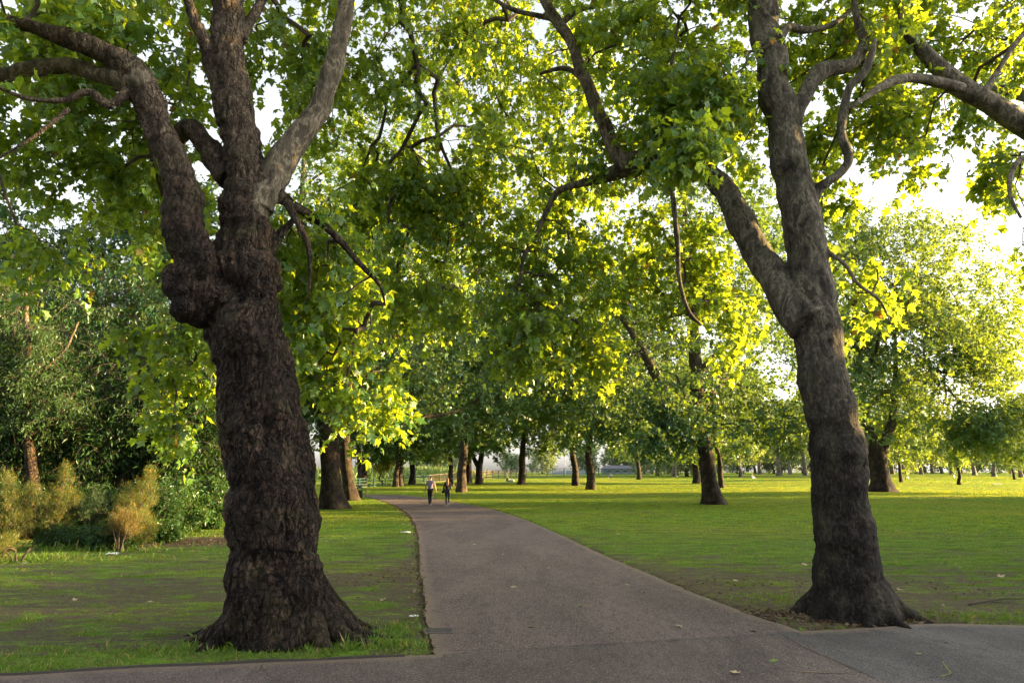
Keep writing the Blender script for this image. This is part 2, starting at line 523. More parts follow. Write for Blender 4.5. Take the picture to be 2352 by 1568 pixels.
def plane_tree(name, seed, H=24, R=10, tr=.5, zb=3.5, nclus=1200, nlf=8, ntw=3, ls=.22, tl=.75, kind='lobed', leaf='mid_leaf',
               bark='bark_mid', trunk=None, lean=(0, 0), limbs=8, carve=-.05, fork=.3, flare=1.6, blobs=None, extra_limbs=(), twig_r=.007, zc=None, power=.45, droop=.5):
    """builds the trunk and crown meshes of one tree standing at the origin"""
    rng = np.random.RandomState(seed)
    if trunk is None:
        ts = np.array([0, .03, .09, .2, .4, .6, .8, .95])
        P = np.stack([lean[0] * ts + rng.normal(size=8) * .25 * (ts > .15), lean[1] * ts + rng.normal(size=8) * .25 * (ts > .15), ts * H], 1)
        Rr = tr * np.array([flare, 1.15, 1.0, .9, .62, .4, .2, .06])
        P[0, 2] = -.25
    else: P, Rr = trunk
    P, Rr = spline(P, Rr, .35)
    tb = MB()
    chains = [(P, Rr)]
    for i in range(limbs):
        z0 = H * (fork + (.42) * (i / max(1, limbs - 1)))
        j = int(np.abs(P[:, 2] - z0).argmin())
        a = i * 2.399 + rng.uniform(-.4, .4)
        rr = R * (.9 - .35 * i / limbs) * rng.uniform(.65, .85); up = rng.uniform(.25, .6) * rr + 1.0
        d = np.array([math.cos(a), math.sin(a), 0]); s = np.array([-d[1], d[0], 0])
        Q = [P[j]]; w = rng.normal(size=3) * .12 * rr
        Q.append(P[j] + d * rr * .25 + [0, 0, up * .45] + s * w[0] * .6)
        Q.append(P[j] + d * rr * .6 + [0, 0, up * .8] + s * w[1])
        Q.append(P[j] + d * rr + [0, 0, up * (.95)] + s * w[2])
        r0 = min(Rr[j] * .6, tr * .42)
        chains.append(spline(Q, [r0, r0 * .75, r0 * .45, r0 * .15], .4))
    for Q, q in extra_limbs: chains.append(spline(Q, q, .35))
    for ci, (p, r) in enumerate(chains):
        k = 14 if ci == 0 else 8
        V, F, T3 = tube_geo(p, r, k)
        rad_n = np.repeat(r, k)
        Vn = V[:-2]
        cen = np.repeat(p, k, 0)
        dirv = (Vn - cen) / (rad_n[:, None] + 1e-6)
        nz = fbm(Vn * np.array([1.5, 1.5, .8]) / max(.25, tr) * .5 + seed, 3)
        off = nz * rad_n * .28
        if ci == 0:   # buttresses at the foot
            ang = np.arctan2(dirv[:, 1], dirv[:, 0])
            ft = np.exp(-np.maximum(Vn[:, 2], 0) / (.9 * tr + .1))
            off += ft * rad_n * .22 * np.sin(ang * 5 + seed) 
        V[:-2] = Vn + dirv * off[:, None]
        tb.F[4].append(F + tb.n); tb.M[4].append(np.zeros(len(F)))
        tb.F[3].append(T3 + tb.n); tb.M[3].append(np.zeros(len(T3)))
        tb.V.append(V); tb.n += len(V)
    trunk_me = tb.data(name + ' trunk', [M[bark]])
    zc = zc if zc is not None else (H + zb) / 2
    if blobs is None:
        blobs = [((lean[0] * .6, lean[1] * .6, zc), (R, R, (H - zb) / 2 * 1.08), nclus)]
    C = np.vstack([sample_crown(rng, n, c, r, zb, carve, .2, power, seed) for c, r, n in blobs])
    nodes = np.vstack([p[(r < tr * .75) | (p[:, 2] > zb * .8)] for p, r in chains]); nr = np.concatenate([r[(r < tr * .75) | (p[:, 2] > zb * .8)] for p, r in chains])
    cb = MB()
    D = grow(cb, rng, nodes, nr, C, rtip=twig_r, mi=1, sag=.08)
    sprays(cb, rng, C, D, ntw, nlf, tl, ls, kind, droop, 0, 1, twig_r)
    crown_me = cb.data(name + ' crown', [M[leaf], M['twig']], False)
    return trunk_me, crown_me


def stand(name, label, cat, loc, meshes, rz=0, scale=1, group=None, parts=('trunk', 'crown')):
    e = empty(name, label, cat, loc, group, rz); e.scale = (scale,) * 3 if np.isscalar(scale) else scale
    for p, me in zip(parts, meshes): link(p, me, e)
    return e


# ================================================================== near trees: traced limbs, merged skin, split by limb
def solid_tree(chains, blobs, voxel, disp, seed, rscale=1.0):
    """chains: list of (part_name, label, P, R); returns vertices, faces, normals and a chain index per face"""
    mb = MB()
    allP, allR, allI = [], [], []
    for i, (nm, lb, P, R) in enumerate(chains):
        p, r = spline(P, np.asarray(R) * rscale, .06)
        w = np.stack([pnoise(p * 1.7 + seed + i * 5 + s * 31) for s in range(3)], 1)
        p = p + w * np.minimum(r, .25)[:, None] * .28
        r = r * (1 + .14 * pnoise(p * 2.6 + i * 7))
        mb.tube(p, r, 14)
        allP.append(p); allR.append(r); allI.append(np.full(len(p), i))
    for i, (ci, c, r) in enumerate(blobs):
        bm = bmesh.new(); bmesh.ops.create_icosphere(bm, subdivisions=2, radius=1)
        V = np.array([v.co for v in bm.verts]); F = np.array([[v.index for v in f.verts] for f in bm.faces]); bm.free()
        mb.add(V * np.array(r) + np.array(c), F)
        allP.append(np.array([c])); allR.append(np.array([np.mean(r)])); allI.append(np.array([ci]))
    me = mb.data('tmp', [M['twig']])
    o = link('tmp', me)
    md = o.modifiers.new('r', 'REMESH'); md.mode = 'VOXEL'; md.voxel_size = voxel
    ms = o.modifiers.new('s', 'SMOOTH'); ms.factor = .5; ms.iterations = 5
    dg = bpy.context.evaluated_depsgraph_get()
    ev = bpy.data.meshes.new_from_object(o.evaluated_get(dg))
    bpy.data.objects.remove(o)
    n = len(ev.vertices)
    V = np.empty(n * 3); ev.vertices.foreach_get('co', V); V = V.reshape(-1, 3)
    Nn = np.empty(n * 3); ev.vertices.foreach_get('normal', Nn); Nn = Nn.reshape(-1, 3)
    Q = np.empty(len(ev.loops), np.int32); ev.loops.foreach_get('vertex_index', Q)
    lt = np.empty(len(ev.polygons), np.int32); ev.polygons.foreach_get('loop_total', lt)
    if not (lt == 4).all():
        st = np.concatenate([[0], np.cumsum(lt)[:-1]]); keep = lt == 4
        F = Q[st[keep][:, None] + np.arange(4)]
    else: F = Q.reshape(-1, 4)
    bpy.data.meshes.remove(ev)
    aP, aR, aI = np.vstack(allP), np.concatenate(allR), np.concatenate(allI)
    lab = np.zeros(n, int); rr = np.zeros(n)
    for s in range(0, n, 3000):
        d = np.linalg.norm(V[s:s + 3000, None] - aP[None], axis=2) - aR[None]
        j = d.argmin(1); lab[s:s + 3000] = aI[j]; rr[s:s + 3000] = aR[j]
    V = V + Nn * disp(V, rr, lab)[:, None]
    # normals after displacement
    fn = np.cross(V[F[:, 2]] - V[F[:, 0]], V[F[:, 3]] - V[F[:, 1]])
    VN = np.zeros_like(V)
    for k in range(4): np.add.at(VN, F[:, k], fn)
    VN /= np.linalg.norm(VN, axis=1)[:, None] + 1e-12
    return V, F, VN, lab[F[:, 0]]


def split_parts(root, chains, V, F, VN, fl, mat, origin):
    for i, (nm, lb, P, R) in enumerate(chains):
        f = F[fl == i]
        if len(f) == 0: continue
        u, inv = np.unique(f, return_inverse=True)
        me = mesh_np(nm, V[u] - origin, inv.reshape(-1, 4), mat, None, True, VN[u])
        o = link(nm, me, root)
        if lb and 'pale' in lb: me.materials[0] = M['bark_limb']
        if lb: o['label'] = lb


def px_chain(pts, dflt=None):
    P, R = [], []
    for q in pts:
        p, r = atr(*q); P.append(p); R.append(r)
    return np.array(P), np.array(R)


def cl(pts, Y0, Y1=None):
    """(px, py, rpx) list with depth running from Y0 to Y1"""
    Y1 = Y0 if Y1 is None else Y1
    n = len(pts)
    return px_chain([(a, b, c, Y0 + (Y1 - Y0) * i / max(1, n - 1)) for i, (a, b, c) in enumerate(pts)])


def blob_clusters(rng, specs, seed=0):
    """specs: (px, py, half-width px, half-height px, depth, depth half-range, count, carve)"""
    out = []
    for i, (px, py, wx, wy, Y, dY, n, carve) in enumerate(specs):
        c = at(px, py, Y); s = (Y * CT + (c[2] - CAMZ) * ST) / FPX
        out.append(sample_crown(rng, n, c, (wx * s, dY, wy * s), None, carve, .45, .42, seed + i))
    return np.vstack(out)


def roots(base, r0, angs, lens, seed):
    """spreading surface roots"""
    rng = np.random.RandomState(seed); out = []
    for a, L in zip(angs, lens):
        d = np.array([math.cos(a), math.sin(a), 0]); s = np.array([-d[1], d[0], 0])
        P = [base + d * r0 * .10 + [0, 0, 1.15], base + d * r0 * .50 + [0, 0, .62], base + d * r0 * .86 + [0, 0, .27], base + d * (r0 + L * .30) + s * rng.uniform(-.1, .1) + [0, 0, .06], base + d * (r0 + L) + s * rng.uniform(-.25, .25) + [0, 0, -.09]]
        out.append((P, [.10, .14, .15, .10, .045]))
    return out


# ---- the big gnarled plane on the left
LB = gat(640, 1470); LY = LB[1]
main = cl([(655, 1488, 140), (652, 1450, 132), (640, 1400, 130), (634, 1300, 117), (628, 1200, 113), (622, 1100, 109), (610, 1000, 104), (598, 900, 100), (577, 800, 94), (560, 720, 92), (556, 640, 85), (560, 560, 70), (562, 480, 60), (563, 400, 54), (546, 300, 46), (534, 200, 44), (527, 100, 40), (520, 0, 39), (512, -120, 34), (505, -300, 28), (500, -600, 20)], LY, LY + .3)
left_ch = [('trunk', None, *main)]
left_ch.append(('limb', 'dark leaning stem bent over to the left', *cl([(525, 700, 46), (468, 620, 50), (434, 550, 50), (418, 490, 48), (410, 430, 44), (388, 350, 40), (357, 280, 39), (328, 215, 40), (300, 165, 37), (255, 138, 30), (200, 105, 27), (120, 82, 21), (50, 58, 18), (0, 45, 17), (-120, 30, 14), (-300, 60, 9)], LY - .1, LY - 1.0)))
left_ch.append(('limb', 'second pale limb bent below the first', *cl([(320, 190, 30), (280, 180, 26), (225, 172, 23), (150, 148, 20), (80, 158, 20), (0, 176, 18), (-100, 205, 14), (-260, 240, 9)], LY - .6, LY - .2)))
left_ch.append(('limb', 'pale smooth limb rising to the right', *cl([(590, 480, 40), (622, 405, 40), (650, 365, 37), (692, 310, 32), (735, 240, 28), (765, 155, 26), (782, 70, 24), (795, 0, 22), (803, -120, 18), (810, -300, 13)], LY + .15, LY + 1.0)))
left_ch.append(('limb', 'short hooked limb between the stems', *cl([(530, 410, 36), (495, 365, 32), (468, 325, 28), (445, 295, 25), (420, 298, 22), (404, 318, 19), (380, 305, 15), (340, 270, 12)], LY + .25, LY + .9)))
left_ch.append(('branch', None, *cl([(520, 210, 26), (494, 170, 22), (480, 110, 17), (452, 60, 15), (432, 0, 13), (415, -80, 11)], LY + .2, LY - .2)))
left_ch.append(('branch', None, *cl([(545, 90, 20), (572, 50, 14), (595, 15, 12), (618, -40, 10)], LY + .3, LY + .6)))
left_ch.append(('branch', 'sunlit branch drooping to the right', *cl([(600, 420, 24), (638, 448, 19), (668, 468, 15), (722, 500, 12), (780, 553, 10), (832, 612, 8), (872, 652, 6), (885, 700, 4)], LY + .1, LY + 1.2)))
left_ch.append(('branch', None, *cl([(660, 462, 12), (684, 510, 9), (706, 560, 8), (713, 620, 6), (709, 690, 4)], LY + .2, LY + .2)))
left_ch.append(('branch', None, *cl([(600, 600, 14), (630, 565, 12), (648, 530, 11), (668, 512, 9), (690, 480, 6)], LY + .1, LY + .9)))
left_ch.append(('branch', 'gnarled dead looking branch', *cl([(300, 205, 16), (285, 222, 13), (250, 240, 12), (205, 212, 11), (140, 232, 8), (60, 226, 7), (-30, 190, 5)], LY - .6, LY - .9)))
left_ch.append(('branch', None, *cl([(1176 - 1176 + 160, 250, 7), (110, 290, 6), (70, 320, 6), (20, 350, 5), (-60, 390, 4)], LY - 1.2, LY - 1.4)))
nmain = len(left_ch)
rt_base = np.array([LB[0] + .03, LB[1] + .1, 0.0])
for P, R in roots(rt_base, .72, [-.05, -.32, -.7, -2.5, -2.85, 3.0, 2.2, 1.2, .5], [.8, .85, .3, .35, .55, .7, .6, .6, .6], 5):
    left_ch.append(('trunk', None, P, R))
burl_blobs = []
left_ch.append(('burl', 'large knobbly burl on the left of the trunk', *cl([(500, 690, 45), (470, 680, 50), (440, 670, 52), (420, 655, 44)], LY - .15, LY - .3)))
bi_ = len(left_ch) - 1
for (a, b, r, dy) in [(405, 640, 34, -.25), (430, 705, 38, -.3), (455, 725, 30, -.2), (400, 660, 26, -.35), (440, 630, 34, -.3)]:
    c, rr = atr(a, b, r, LY + dy); burl_blobs.append((bi_, c, (rr, rr, rr)))
L_LUMPS = []
for (a, b, r, dy) in [(540, 735, 55, -.30), (655, 860, 40, -.1), (700, 1100, 40, -.1), (560, 1000, 50, -.38), (600, 1060, 42, -.42), (690, 980, 40, -.2), (540, 1180, 45, -.32), (590, 1220, 50, -.42), (705, 1255, 42, -.2), (700, 1330, 45, -.28), (560, 1320, 45, -.36), (640, 1150, 50, -.45), (640, 930, 50, -.38), (600, 850, 50, -.33), (700, 1180, 38, -.2), (590, 660, 45, -.22), (470, 540, 40, -.25), (540, 480, 40, -.15), (520, 330, 32, -.1), (545, 230, 32, -.12), (505, 250, 30, -.12), (300, 140, 30, 0 - .55), (640, 640, 26, 0), (625, 790, 32, -.1)]:
    c, rr = atr(a, b, r, LY - .45); L_LUMPS.append((c, rr))


def left_disp(V, r, lab):
    lo = np.clip(r / .45, .1, 1)
    st = V * np.array([1, 1, .5])
    wp = V + .12 * np.stack([pnoise(V * 3 + k * 21) for k in range(3)], 1)
    d = .095 * fbm(V * 2.2 + 3, 2) + .050 * fbm(wp * 6 + 7, 3) + .060 * ridged(wp * np.array([1, 1, .27]) * 5.5 + 1, 3) + .020 * ridged(V * np.array([1, 1, .35]) * 15 + 8, 2) + .012 * fbm(V * 26, 2)
    for c, rr in L_LUMPS:
        q = (V - c) / np.array([rr * .85, .45, rr * 1.05]); d = d + .12 * rr / .22 * np.exp(-(q ** 2).sum(1) ** 1.3)
    wr = .018 * np.sin(V[:, 2] * 24 + 5 * fbm(V * 2.4, 2)) * sstep(2.5, 4.5, V[:, 2])
    smooth = np.where(lab == 3, .45, 1)
    return (d + wr - .035) * lo * smooth


V, F, VN, fl = solid_tree(left_ch, burl_blobs, .019, left_disp, 3, .87)
org = np.array([LB[0], LB[1], 0])
left = empty('plane_tree', 'huge gnarled plane tree with a knobbly dark trunk and burl, on the left', 'tree', org)
# root chains belong to the trunk: fold their ids into chain 0
fl = np.where((fl >= nmain) & (fl != bi_), 0, fl)
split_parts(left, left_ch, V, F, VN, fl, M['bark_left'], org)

rng = np.random.RandomState(21)
Lspec = [  # px, py, wx, wy, depth, dY, n, carve
    (120, 120, 330, 170, 9.2, 2.8, 120, .0), (90, 330, 230, 150, 10, 2.4, 62, .03), (330, 60, 200, 160, 10.8, 2.4, 66, .0),
    (250, 420, 190, 90, 11, 2.0, 22, .04), (660, 130, 120, 170, 10.8, 1.8, 42, .02), (680, -120, 420, 160, 10.5, 3.0, 130, -.02),
    (420, 470, 90, 120, 11, 1.5, 16, .0), (720, 560, 110, 110, 10.4, 1.1, 34, -.05), (770, 720, 130, 110, 10.6, 1.2, 48, -.05), (850, 890, 75, 80, 10.6, .8, 24, -.1),
    (735, 840, 60, 70, 11.0, .6, 12, -.1), (390, 850, 70, 90, 11.2, .6, 14, -.2), (392, 960, 30, 40, 11.0, .3, 5, -.3), (440, 760, 40, 50, 11.0, .4, 6, -.3), (320, 790, 40, 30, 11.0, .4, 5, -.3),
    (960, 330, 220, 190, 14, 2.2, 90, -.05), (930, 530, 200, 150, 14.5, 2.0, 95, -.1), (1080, 420, 330, 300, 19, 4.0, 90, -.05), (960, 700, 120, 80, 15, 1.5, 30, -.1), (60, 560, 80, 60, 9.8, 1.0, 12, -.1), (860, 180, 80, 120, 12.5, 1.4, 18, .03)]
C = blob_clusters(rng, Lspec, 2)
C2 = sample_crown(rng, 200, (org[0] - .5, org[1] + 1.5, 16), (8.5, 8.0, 6.5), 9.5, -.05, .2, .5, 4)
C = np.vstack([C, C2])
nodes, nr = [], []
for nm, lb, P, R in left_ch[:nmain]:
    p, r = spline(P, R, .25); k = (r < .24)
    nodes.append(p[k]); nr.append(r[k])
cb = MB()
nodes = np.vstack(nodes) - org; nr = np.concatenate(nr); C = C - org
D = grow(cb, rng, nodes, nr, C, rtip=.0055, mi=1, sag=.05, bf=.3, rmax=.05)
sprays(cb, rng, C, D, 3, 12, .62, .152, 'plane', .6, 0, 1, .005)
link('crown', cb.data('left plane crown', [M['plane_leaf'], M['twig']], False), left)

# ---- the plane on the right of the path
RB = gat(1960, 1412); RY = RB[1]
rmain = cl([(1962, 1440, 118), (1955, 1400, 100), (1945, 1350, 86), (1938, 1290, 74), (1936, 1200, 68), (1928, 1100, 63), (1917, 1000, 62), (1900, 900, 57), (1882, 800, 57), (1870, 740, 60), (1864, 690, 62), (1860, 640, 56), (1852, 590, 50), (1838, 500, 47), (1820, 400, 44), (1802, 300, 42), (1782, 200, 38), (1765, 100, 35), (1750, 0, 39), (1742, -120, 30), (1735, -300, 24), (1730, -600, 16)], RY, RY + .3)
right_ch = [('trunk', None, *rmain)]
right_ch.append(('limb', 'mottled limb arching over the path to the left', *cl([(1850, 745, 52), (1808, 690, 46), (1772, 635, 40), (1740, 578, 37), (1708, 515, 34), (1682, 465, 32), (1645, 415, 28), (1590, 382, 26), (1520, 372, 25), (1455, 372, 25), (1412, 396, 20), (1372, 415, 12), (1300, 430, 9), (1270, 455, 8), (1236, 530, 7), (1205, 585, 6), (1192, 650, 4)], RY - .05, RY + 3.4)))
right_ch.append(('limb', 'bent limb on the right side', *cl([(1815, 330, 20), (1832, 270, 17), (1850, 208, 20), (1890, 165, 22), (1940, 155, 18), (1973, 130, 16), (1986, 95, 12), (1972, 60, 10), (1962, 0, 8), (1970, -80, 6)], RY + .1, RY + .6)))
right_ch.append(('branch', 'wavy branch on the right side', *cl([(1862, 470, 16), (1880, 435, 13), (1905, 415, 11), (1935, 392, 11), (1950, 362, 11), (1932, 310, 12), (1938, 255, 12), (1952, 200, 11), (1984, 168, 12), (1998, 140, 10), (2010, 90, 6)], RY + .1, RY - .2)))
right_ch.append(('branch', None, *cl([(1885, 560, 10), (1905, 580, 6), (1940, 606, 5), (1968, 650, 5), (2020, 690, 4), (2045, 740, 3)], RY, RY + .2)))
right_ch.append(('branch', 'pale branch climbing to the upper left', *cl([(1440, 382, 20), (1405, 335, 18), (1378, 265, 17), (1356, 210, 16), (1332, 150, 15), (1312, 100, 14), (1286, 60, 14), (1262, 25, 13), (1240, -20, 12), (1200, -100, 9)], RY + 1.9, RY + 2.0)))
right_ch.append(('branch', None, *cl([(1284, 58, 9), (1320, 30, 7), (1365, 16, 6), (1450, 6, 4)], RY + 2.0, RY + 2.2)))
right_ch.append(('branch', None, *cl([(1278, 45, 9), (1232, 36, 7), (1180, 24, 6), (1130, -4, 4)], RY + 2.0, RY + 2.2)))
right_ch.append(('branch', None, *cl([(1350, 200, 8), (1318, 165, 7), (1285, 158, 6), (1240, 170, 4)], RY + 2.0, RY + 2.4)))
right_ch.append(('branch', None, *cl([(1785, 90, 14), (1810, 62, 11), (1850, 70, 9), (1905, 60, 7), (1960, 20, 5)], RY, RY + .7)))
right_ch.append(('branch', None, *cl([(1470, 372, 10), (1500, 340, 7), (1525, 280, 7), (1535, 200, 6), (1545, 130, 5), (1560, 40, 4)], RY + 1.9, RY + 1.4)))
right_ch.append(('branch', None, *cl([(1530, 375, 10), (1545, 450, 7), (1555, 540, 7), (1560, 640, 6), (1580, 710, 5), (1610, 745, 4)], RY + 1.7, RY + 2.6)))
nr_main = len(right_ch)
for P, R in roots(np.array([RB[0], RB[1] + .05, 0]), .55, [.0, -.45, -1.1, -1.7, -2.5, 3.1, 2.2, 1.2], [.6, .55, .55, .45, .5, .55, .5, .5], 9):
    right_ch.append(('trunk', None, P, np.array(R) * .8))
rblobs = []
R_LUMPS = []
for (a, b, r, dy) in [(1920, 1040, 50, -.25), (1965, 1040, 40, -.15), (1945, 1240, 48, -.3), (1990, 1200, 30, -.1), (2000, 1165, 14, 0), (2003, 1255, 14, 0), (1960, 1330, 55, -.25), (1900, 720, 45, -.2), (1850, 770, 40, -.2), (1975, 1110, 36, -.15)]:
    c, rr = atr(a, b, r, RY - .35); R_LUMPS.append((c, rr))


def right_disp(V, r, lab):
    lo = np.clip(r / .38, .08, 1)
    st = V * np.array([1, 1, 1.4])
    low = 1 - sstep(3.0, 5.0, V[:, 2])
    d = .035 * fbm(V * 2.0 + 5, 3) + .018 * fbm(V * 9, 3) + .010 * ridged(V * np.array([1, 1, .6]) * 14, 2) * (.35 + low)
    for c, rr in R_LUMPS:
        q = (V - c) / np.array([rr, .4, rr * .5]); d = d + .05 * rr / .25 * np.exp(-(q ** 2).sum(1) ** 1.3)
    rdg = .045 * np.maximum(0, pnoise(st * np.array([1.2, 1.2, 5.5]) + 2)) * low
    rdg = rdg * sstep(-.1, .35, pnoise(V * 1.3 + 11))
    return (d + rdg - .008 + .010 * ridged(V * 7, 2) * low) * lo


V, F, VN, fl = solid_tree(right_ch, rblobs, .020, right_disp, 8, .93)
orgR = np.array([RB[0], RB[1], 0])
right = empty('plane_tree', 'tall grey plane tree with mottled bark at the path corner, on the right', 'tree', orgR)
fl = np.where(fl >= nr_main, 0, fl)
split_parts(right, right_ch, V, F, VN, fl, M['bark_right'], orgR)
rng = np.random.RandomState(22)
Rspec = [(1690, 250, 60, 150, 13.8, 1.0, 26, -.1), (1900, 300, 50, 120, 13.5, 1.0, 14, -.1), (1640, 170, 55, 120, 10.6, .8, 22, -.1), (1950, 340, 60, 110, 13, 1.4, 16, .0), (1900, 430, 40, 60, 13, 1.0, 8, -.1), (1590, 335, 70, 50, 9.9, .6, 24, -.05), (1590, 215, 130, 100, 11, 1.6, 50, .0), (1520, 70, 220, 120, 11.8, 2.2, 80, .0), (1240, 130, 300, 190, 16, 2.2, 122, .02), (1330, 330, 320, 300, 19, 4, 70, -.05),
         (1230, 420, 200, 140, 14.5, 1.8, 48, -.05), (1270, 600, 170, 150, 14.5, 1.8, 76, -.12), (1210, 740, 75, 110, 13.8, .8, 46, -.1), (1340, 790, 90, 110, 14.4, .9, 40, -.05),
         (1420, 560, 110, 120, 15.0, 1.3, 44, -.02), (1560, 620, 110, 140, 14.8, 1.2, 54, -.02), (1930, 60, 100, 100, 12, 1.6, 52, -.02), (1980, 280, 70, 120, 13, 1.4, 26, .04), (1980, 110, 90, 100, 11.4, 1.2, 28, .0),
         (1060, 60, 170, 150, 14.5, 2, 58, .04), (1650, -160, 500, 150, 11, 3.2, 110, -.02), (1450, 270, 130, 110, 12, 1.4, 42, .0), (1990, 640, 80, 90, 11.6, .8, 11, -.05), (1680, 720, 60, 110, 15, .8, 20, -.05)]
C = blob_clusters(rng, Rspec, 12)
C2 = sample_crown(rng, 150, (orgR[0] - .8, orgR[1] + 1, 17.5), (7.5, 7.5, 6.0), 11.5, -.05, .2, .5, 14)
C = np.vstack([C, C2]) - orgR
nodes, nr = [], []
for nm, lb, P, R in right_ch[:nr_main]:
    p, r = spline(P, R, .25); k = (r < .22)
    nodes.append(p[k]); nr.append(r[k])
nodes = np.vstack(nodes) - orgR; nr = np.concatenate(nr)
cb = MB()
D = grow(cb, rng, nodes, nr, C, rtip=.0055, mi=1, sag=.05, bf=.3, rmax=.05)
sprays(cb, rng, C, D, 3, 12, .62, .152, 'plane', .6, 0, 1, .005)
link('crown', cb.data('right plane crown', [M['plane_leaf'], M['twig']], False), right)

# ---- the tree beyond the right edge whose limb reaches into the picture
EB = np.array([14.0, 15.0, 0]); EY = 10.4
e_tr = ([EB - EB + np.array([0, 0, -.2]), np.array([0, 0, 1.5]), np.array([-.2, 0, 4.5]), np.array([-.3, 0, 9]), np.array([-.2, 0.2, 15]), np.array([0, 0, 21])], [.85, .52, .48, .4, .25, .06])
lim = cl([(2900, 560, 30), (2620, 450, 29), (2440, 345, 28), (2352, 288, 26), (2280, 240, 24), (2200, 195, 22), (2140, 140, 18), (2102, 98, 13), (2080, 68, 10), (2068, 20, 7), (2040, -60, 5)], EY + .8, EY)
lim2 = cl([(2210, 205, 14), (2160, 190, 13), (2110, 180, 12), (2065, 182, 11), (2020, 202, 9), (1985, 225, 6), (1950, 250, 4)], EY, EY - .6)
lim3 = cl([(2250, 230, 8), (2300, 150, 6), (2340, 90, 6), (2400, 30, 5)], EY, EY + .5)
lim4 = cl([(2440, 345, 16), (2400, 350, 12), (2345, 365, 7), (2322, 400, 6), (2320, 450, 4), (2345, 500, 3)], EY, EY - .5)
lims = [lim, lim2, lim3, lim4]
lims = [(P - EB, R) for P, R in lims]
Espec = [(2200, 40, 190, 100, 13.2, 1.6, 56, .03), (2330, 80, 160, 100, 13.6, 1.6, 46, .03), (2080, 190, 80, 70, 12.8, 1.0, 14, .02), (2230, 270, 120, 40, 12.4, .7, 9, .02), (2315, 440, 60, 100, 11, .6, 12, .05), (2130, 330, 70, 60, 11.4, .7, 9, .05), (2520, 160, 200, 240, 12.5, 2.5, 80, -.02), (2340, 560, 40, 50, 11, .4, 3, -.1)]
rng = np.random.RandomState(33)
C = blob_clusters(rng, Espec, 31) - EB
tme, _ = plane_tree('edge plane', 41, H=21, R=9, tr=.5, zb=6, nclus=60, trunk=e_tr, limbs=6, fork=.4, extra_limbs=lims, bark='bark_right', leaf='plane_leaf')
cb = MB()
nodes = np.vstack([spline(P, R, .25)[0] for P, R in lims]); nr = np.concatenate([spline(P, R, .25)[1] for P, R in lims])
C3 = sample_crown(rng, 120, (1, .5, 17), (6.5, 6.5, 5.5), 10.5, -.02, .2, .5, 6)
C = np.vstack([C, C3]); nodes = np.vstack([nodes, spline(*e_tr, .4)[0][12:]]); nr = np.concatenate([nr, spline(*e_tr, .4)[1][12:]])
D = grow(cb, rng, nodes, nr, C, rtip=.0055, mi=1, sag=.05, bf=.3, rmax=.06)
sprays(cb, rng, C, D, 3, 12, .62, .152, 'plane', .6, 0, 1, .005)
edge = stand('plane_tree', 'plane tree beyond the right edge with one long limb reaching over the bright sky', 'tree', EB, (tme, cb.data('edge crown', [M['plane_leaf'], M['twig']], False)))
# ================================================================== trees along the path and over the field
GB = gat(1642, 1158); GY = GB[1]
tr_ = cl([(1640, 1166, 34), (1640, 1156, 28), (1635, 1135, 22), (1629, 1100, 18.5), (1620, 1040, 17), (1610, 980, 18), (1604, 930, 16), (1600, 860, 16), (1592, 760, 13), (1580, 640, 10), (1570, 420, 4)], GY)
ex = [cl([(1606, 985, 20), (1580, 968, 17), (1548, 935, 15), (1512, 872, 13), (1490, 830, 11), (1450, 760, 8), (1400, 690, 5)], GY, GY - 3),
      cl([(1606, 930, 16), (1650, 880, 13), (1700, 800, 10), (1730, 730, 8), (1760, 640, 4)], GY, GY + 2)]
o0 = np.array([GB[0], GB[1], float(gz(GB[0], GB[1]))])
gt = plane_tree('path plane', 51, H=23, R=9.5, tr=.62, zb=3.2, nclus=1750, nlf=8, ntw=3, ls=.24, tl=.8, trunk=(tr_[0] - o0, tr_[1]), limbs=7, fork=.35, bark='bark_mid',
                extra_limbs=[(P - o0, R) for P, R in ex], carve=-.06, blobs=[((-.6, 0, 12.5), (9.5, 9.5, 10), 1350), ((-5.5, -4, 5.0), (4.0, 3.5, 2.3), 260), ((4, -3, 5.5), (4, 3, 2.2), 140)])
stand('plane_tree', 'plane tree with a mottled trunk and low fork, alone on the shaded lawn', 'tree', o0, gt)

SB = gat(766, 1168); SY = SB[1]
o0 = np.array([SB[0], SB[1], float(gz(SB[0], SB[1]))])
tr_ = cl([(766, 1174, 37), (766, 1160, 31), (764, 1130, 26), (760, 1080, 22.5), (755, 1000, 22), (752, 930, 22), (742, 860, 20), (720, 790, 17), (700, 720, 12), (690, 560, 8), (700, 300, 3)], SY)
ex = [cl([(758, 930, 20), (790, 870, 17), (860, 800, 14), (930, 700, 13), (980, 660, 12), (1060, 660, 9), (1110, 610, 6)], SY, SY + 5),
      cl([(752, 960, 17), (800, 930, 13), (880, 930, 10), (940, 950, 7), (1000, 955, 5), (1060, 940, 2)], SY, SY + 6),
      cl([(748, 900, 16), (720, 840, 14), (670, 790, 12), (640, 740, 9)], SY, SY + 1)]
st = plane_tree('row plane', 52, H=24, R=10, tr=.72, zb=4.2, nclus=1500, ls=.24, tl=.8, trunk=(tr_[0] - o0, tr_[1]), limbs=7, fork=.35, bark='bark_mid',
                extra_limbs=[(P - o0, R) for P, R in ex], carve=-.06, blobs=[((2.0, 1, 13.5), (10, 9.5, 10), 1350), ((3.5, 3, 7), (6, 4, 2.5), 200)])
stand('plane_tree', 'thick dark plane tree just behind the huge left trunk, beside the path', 'tree', o0, st)

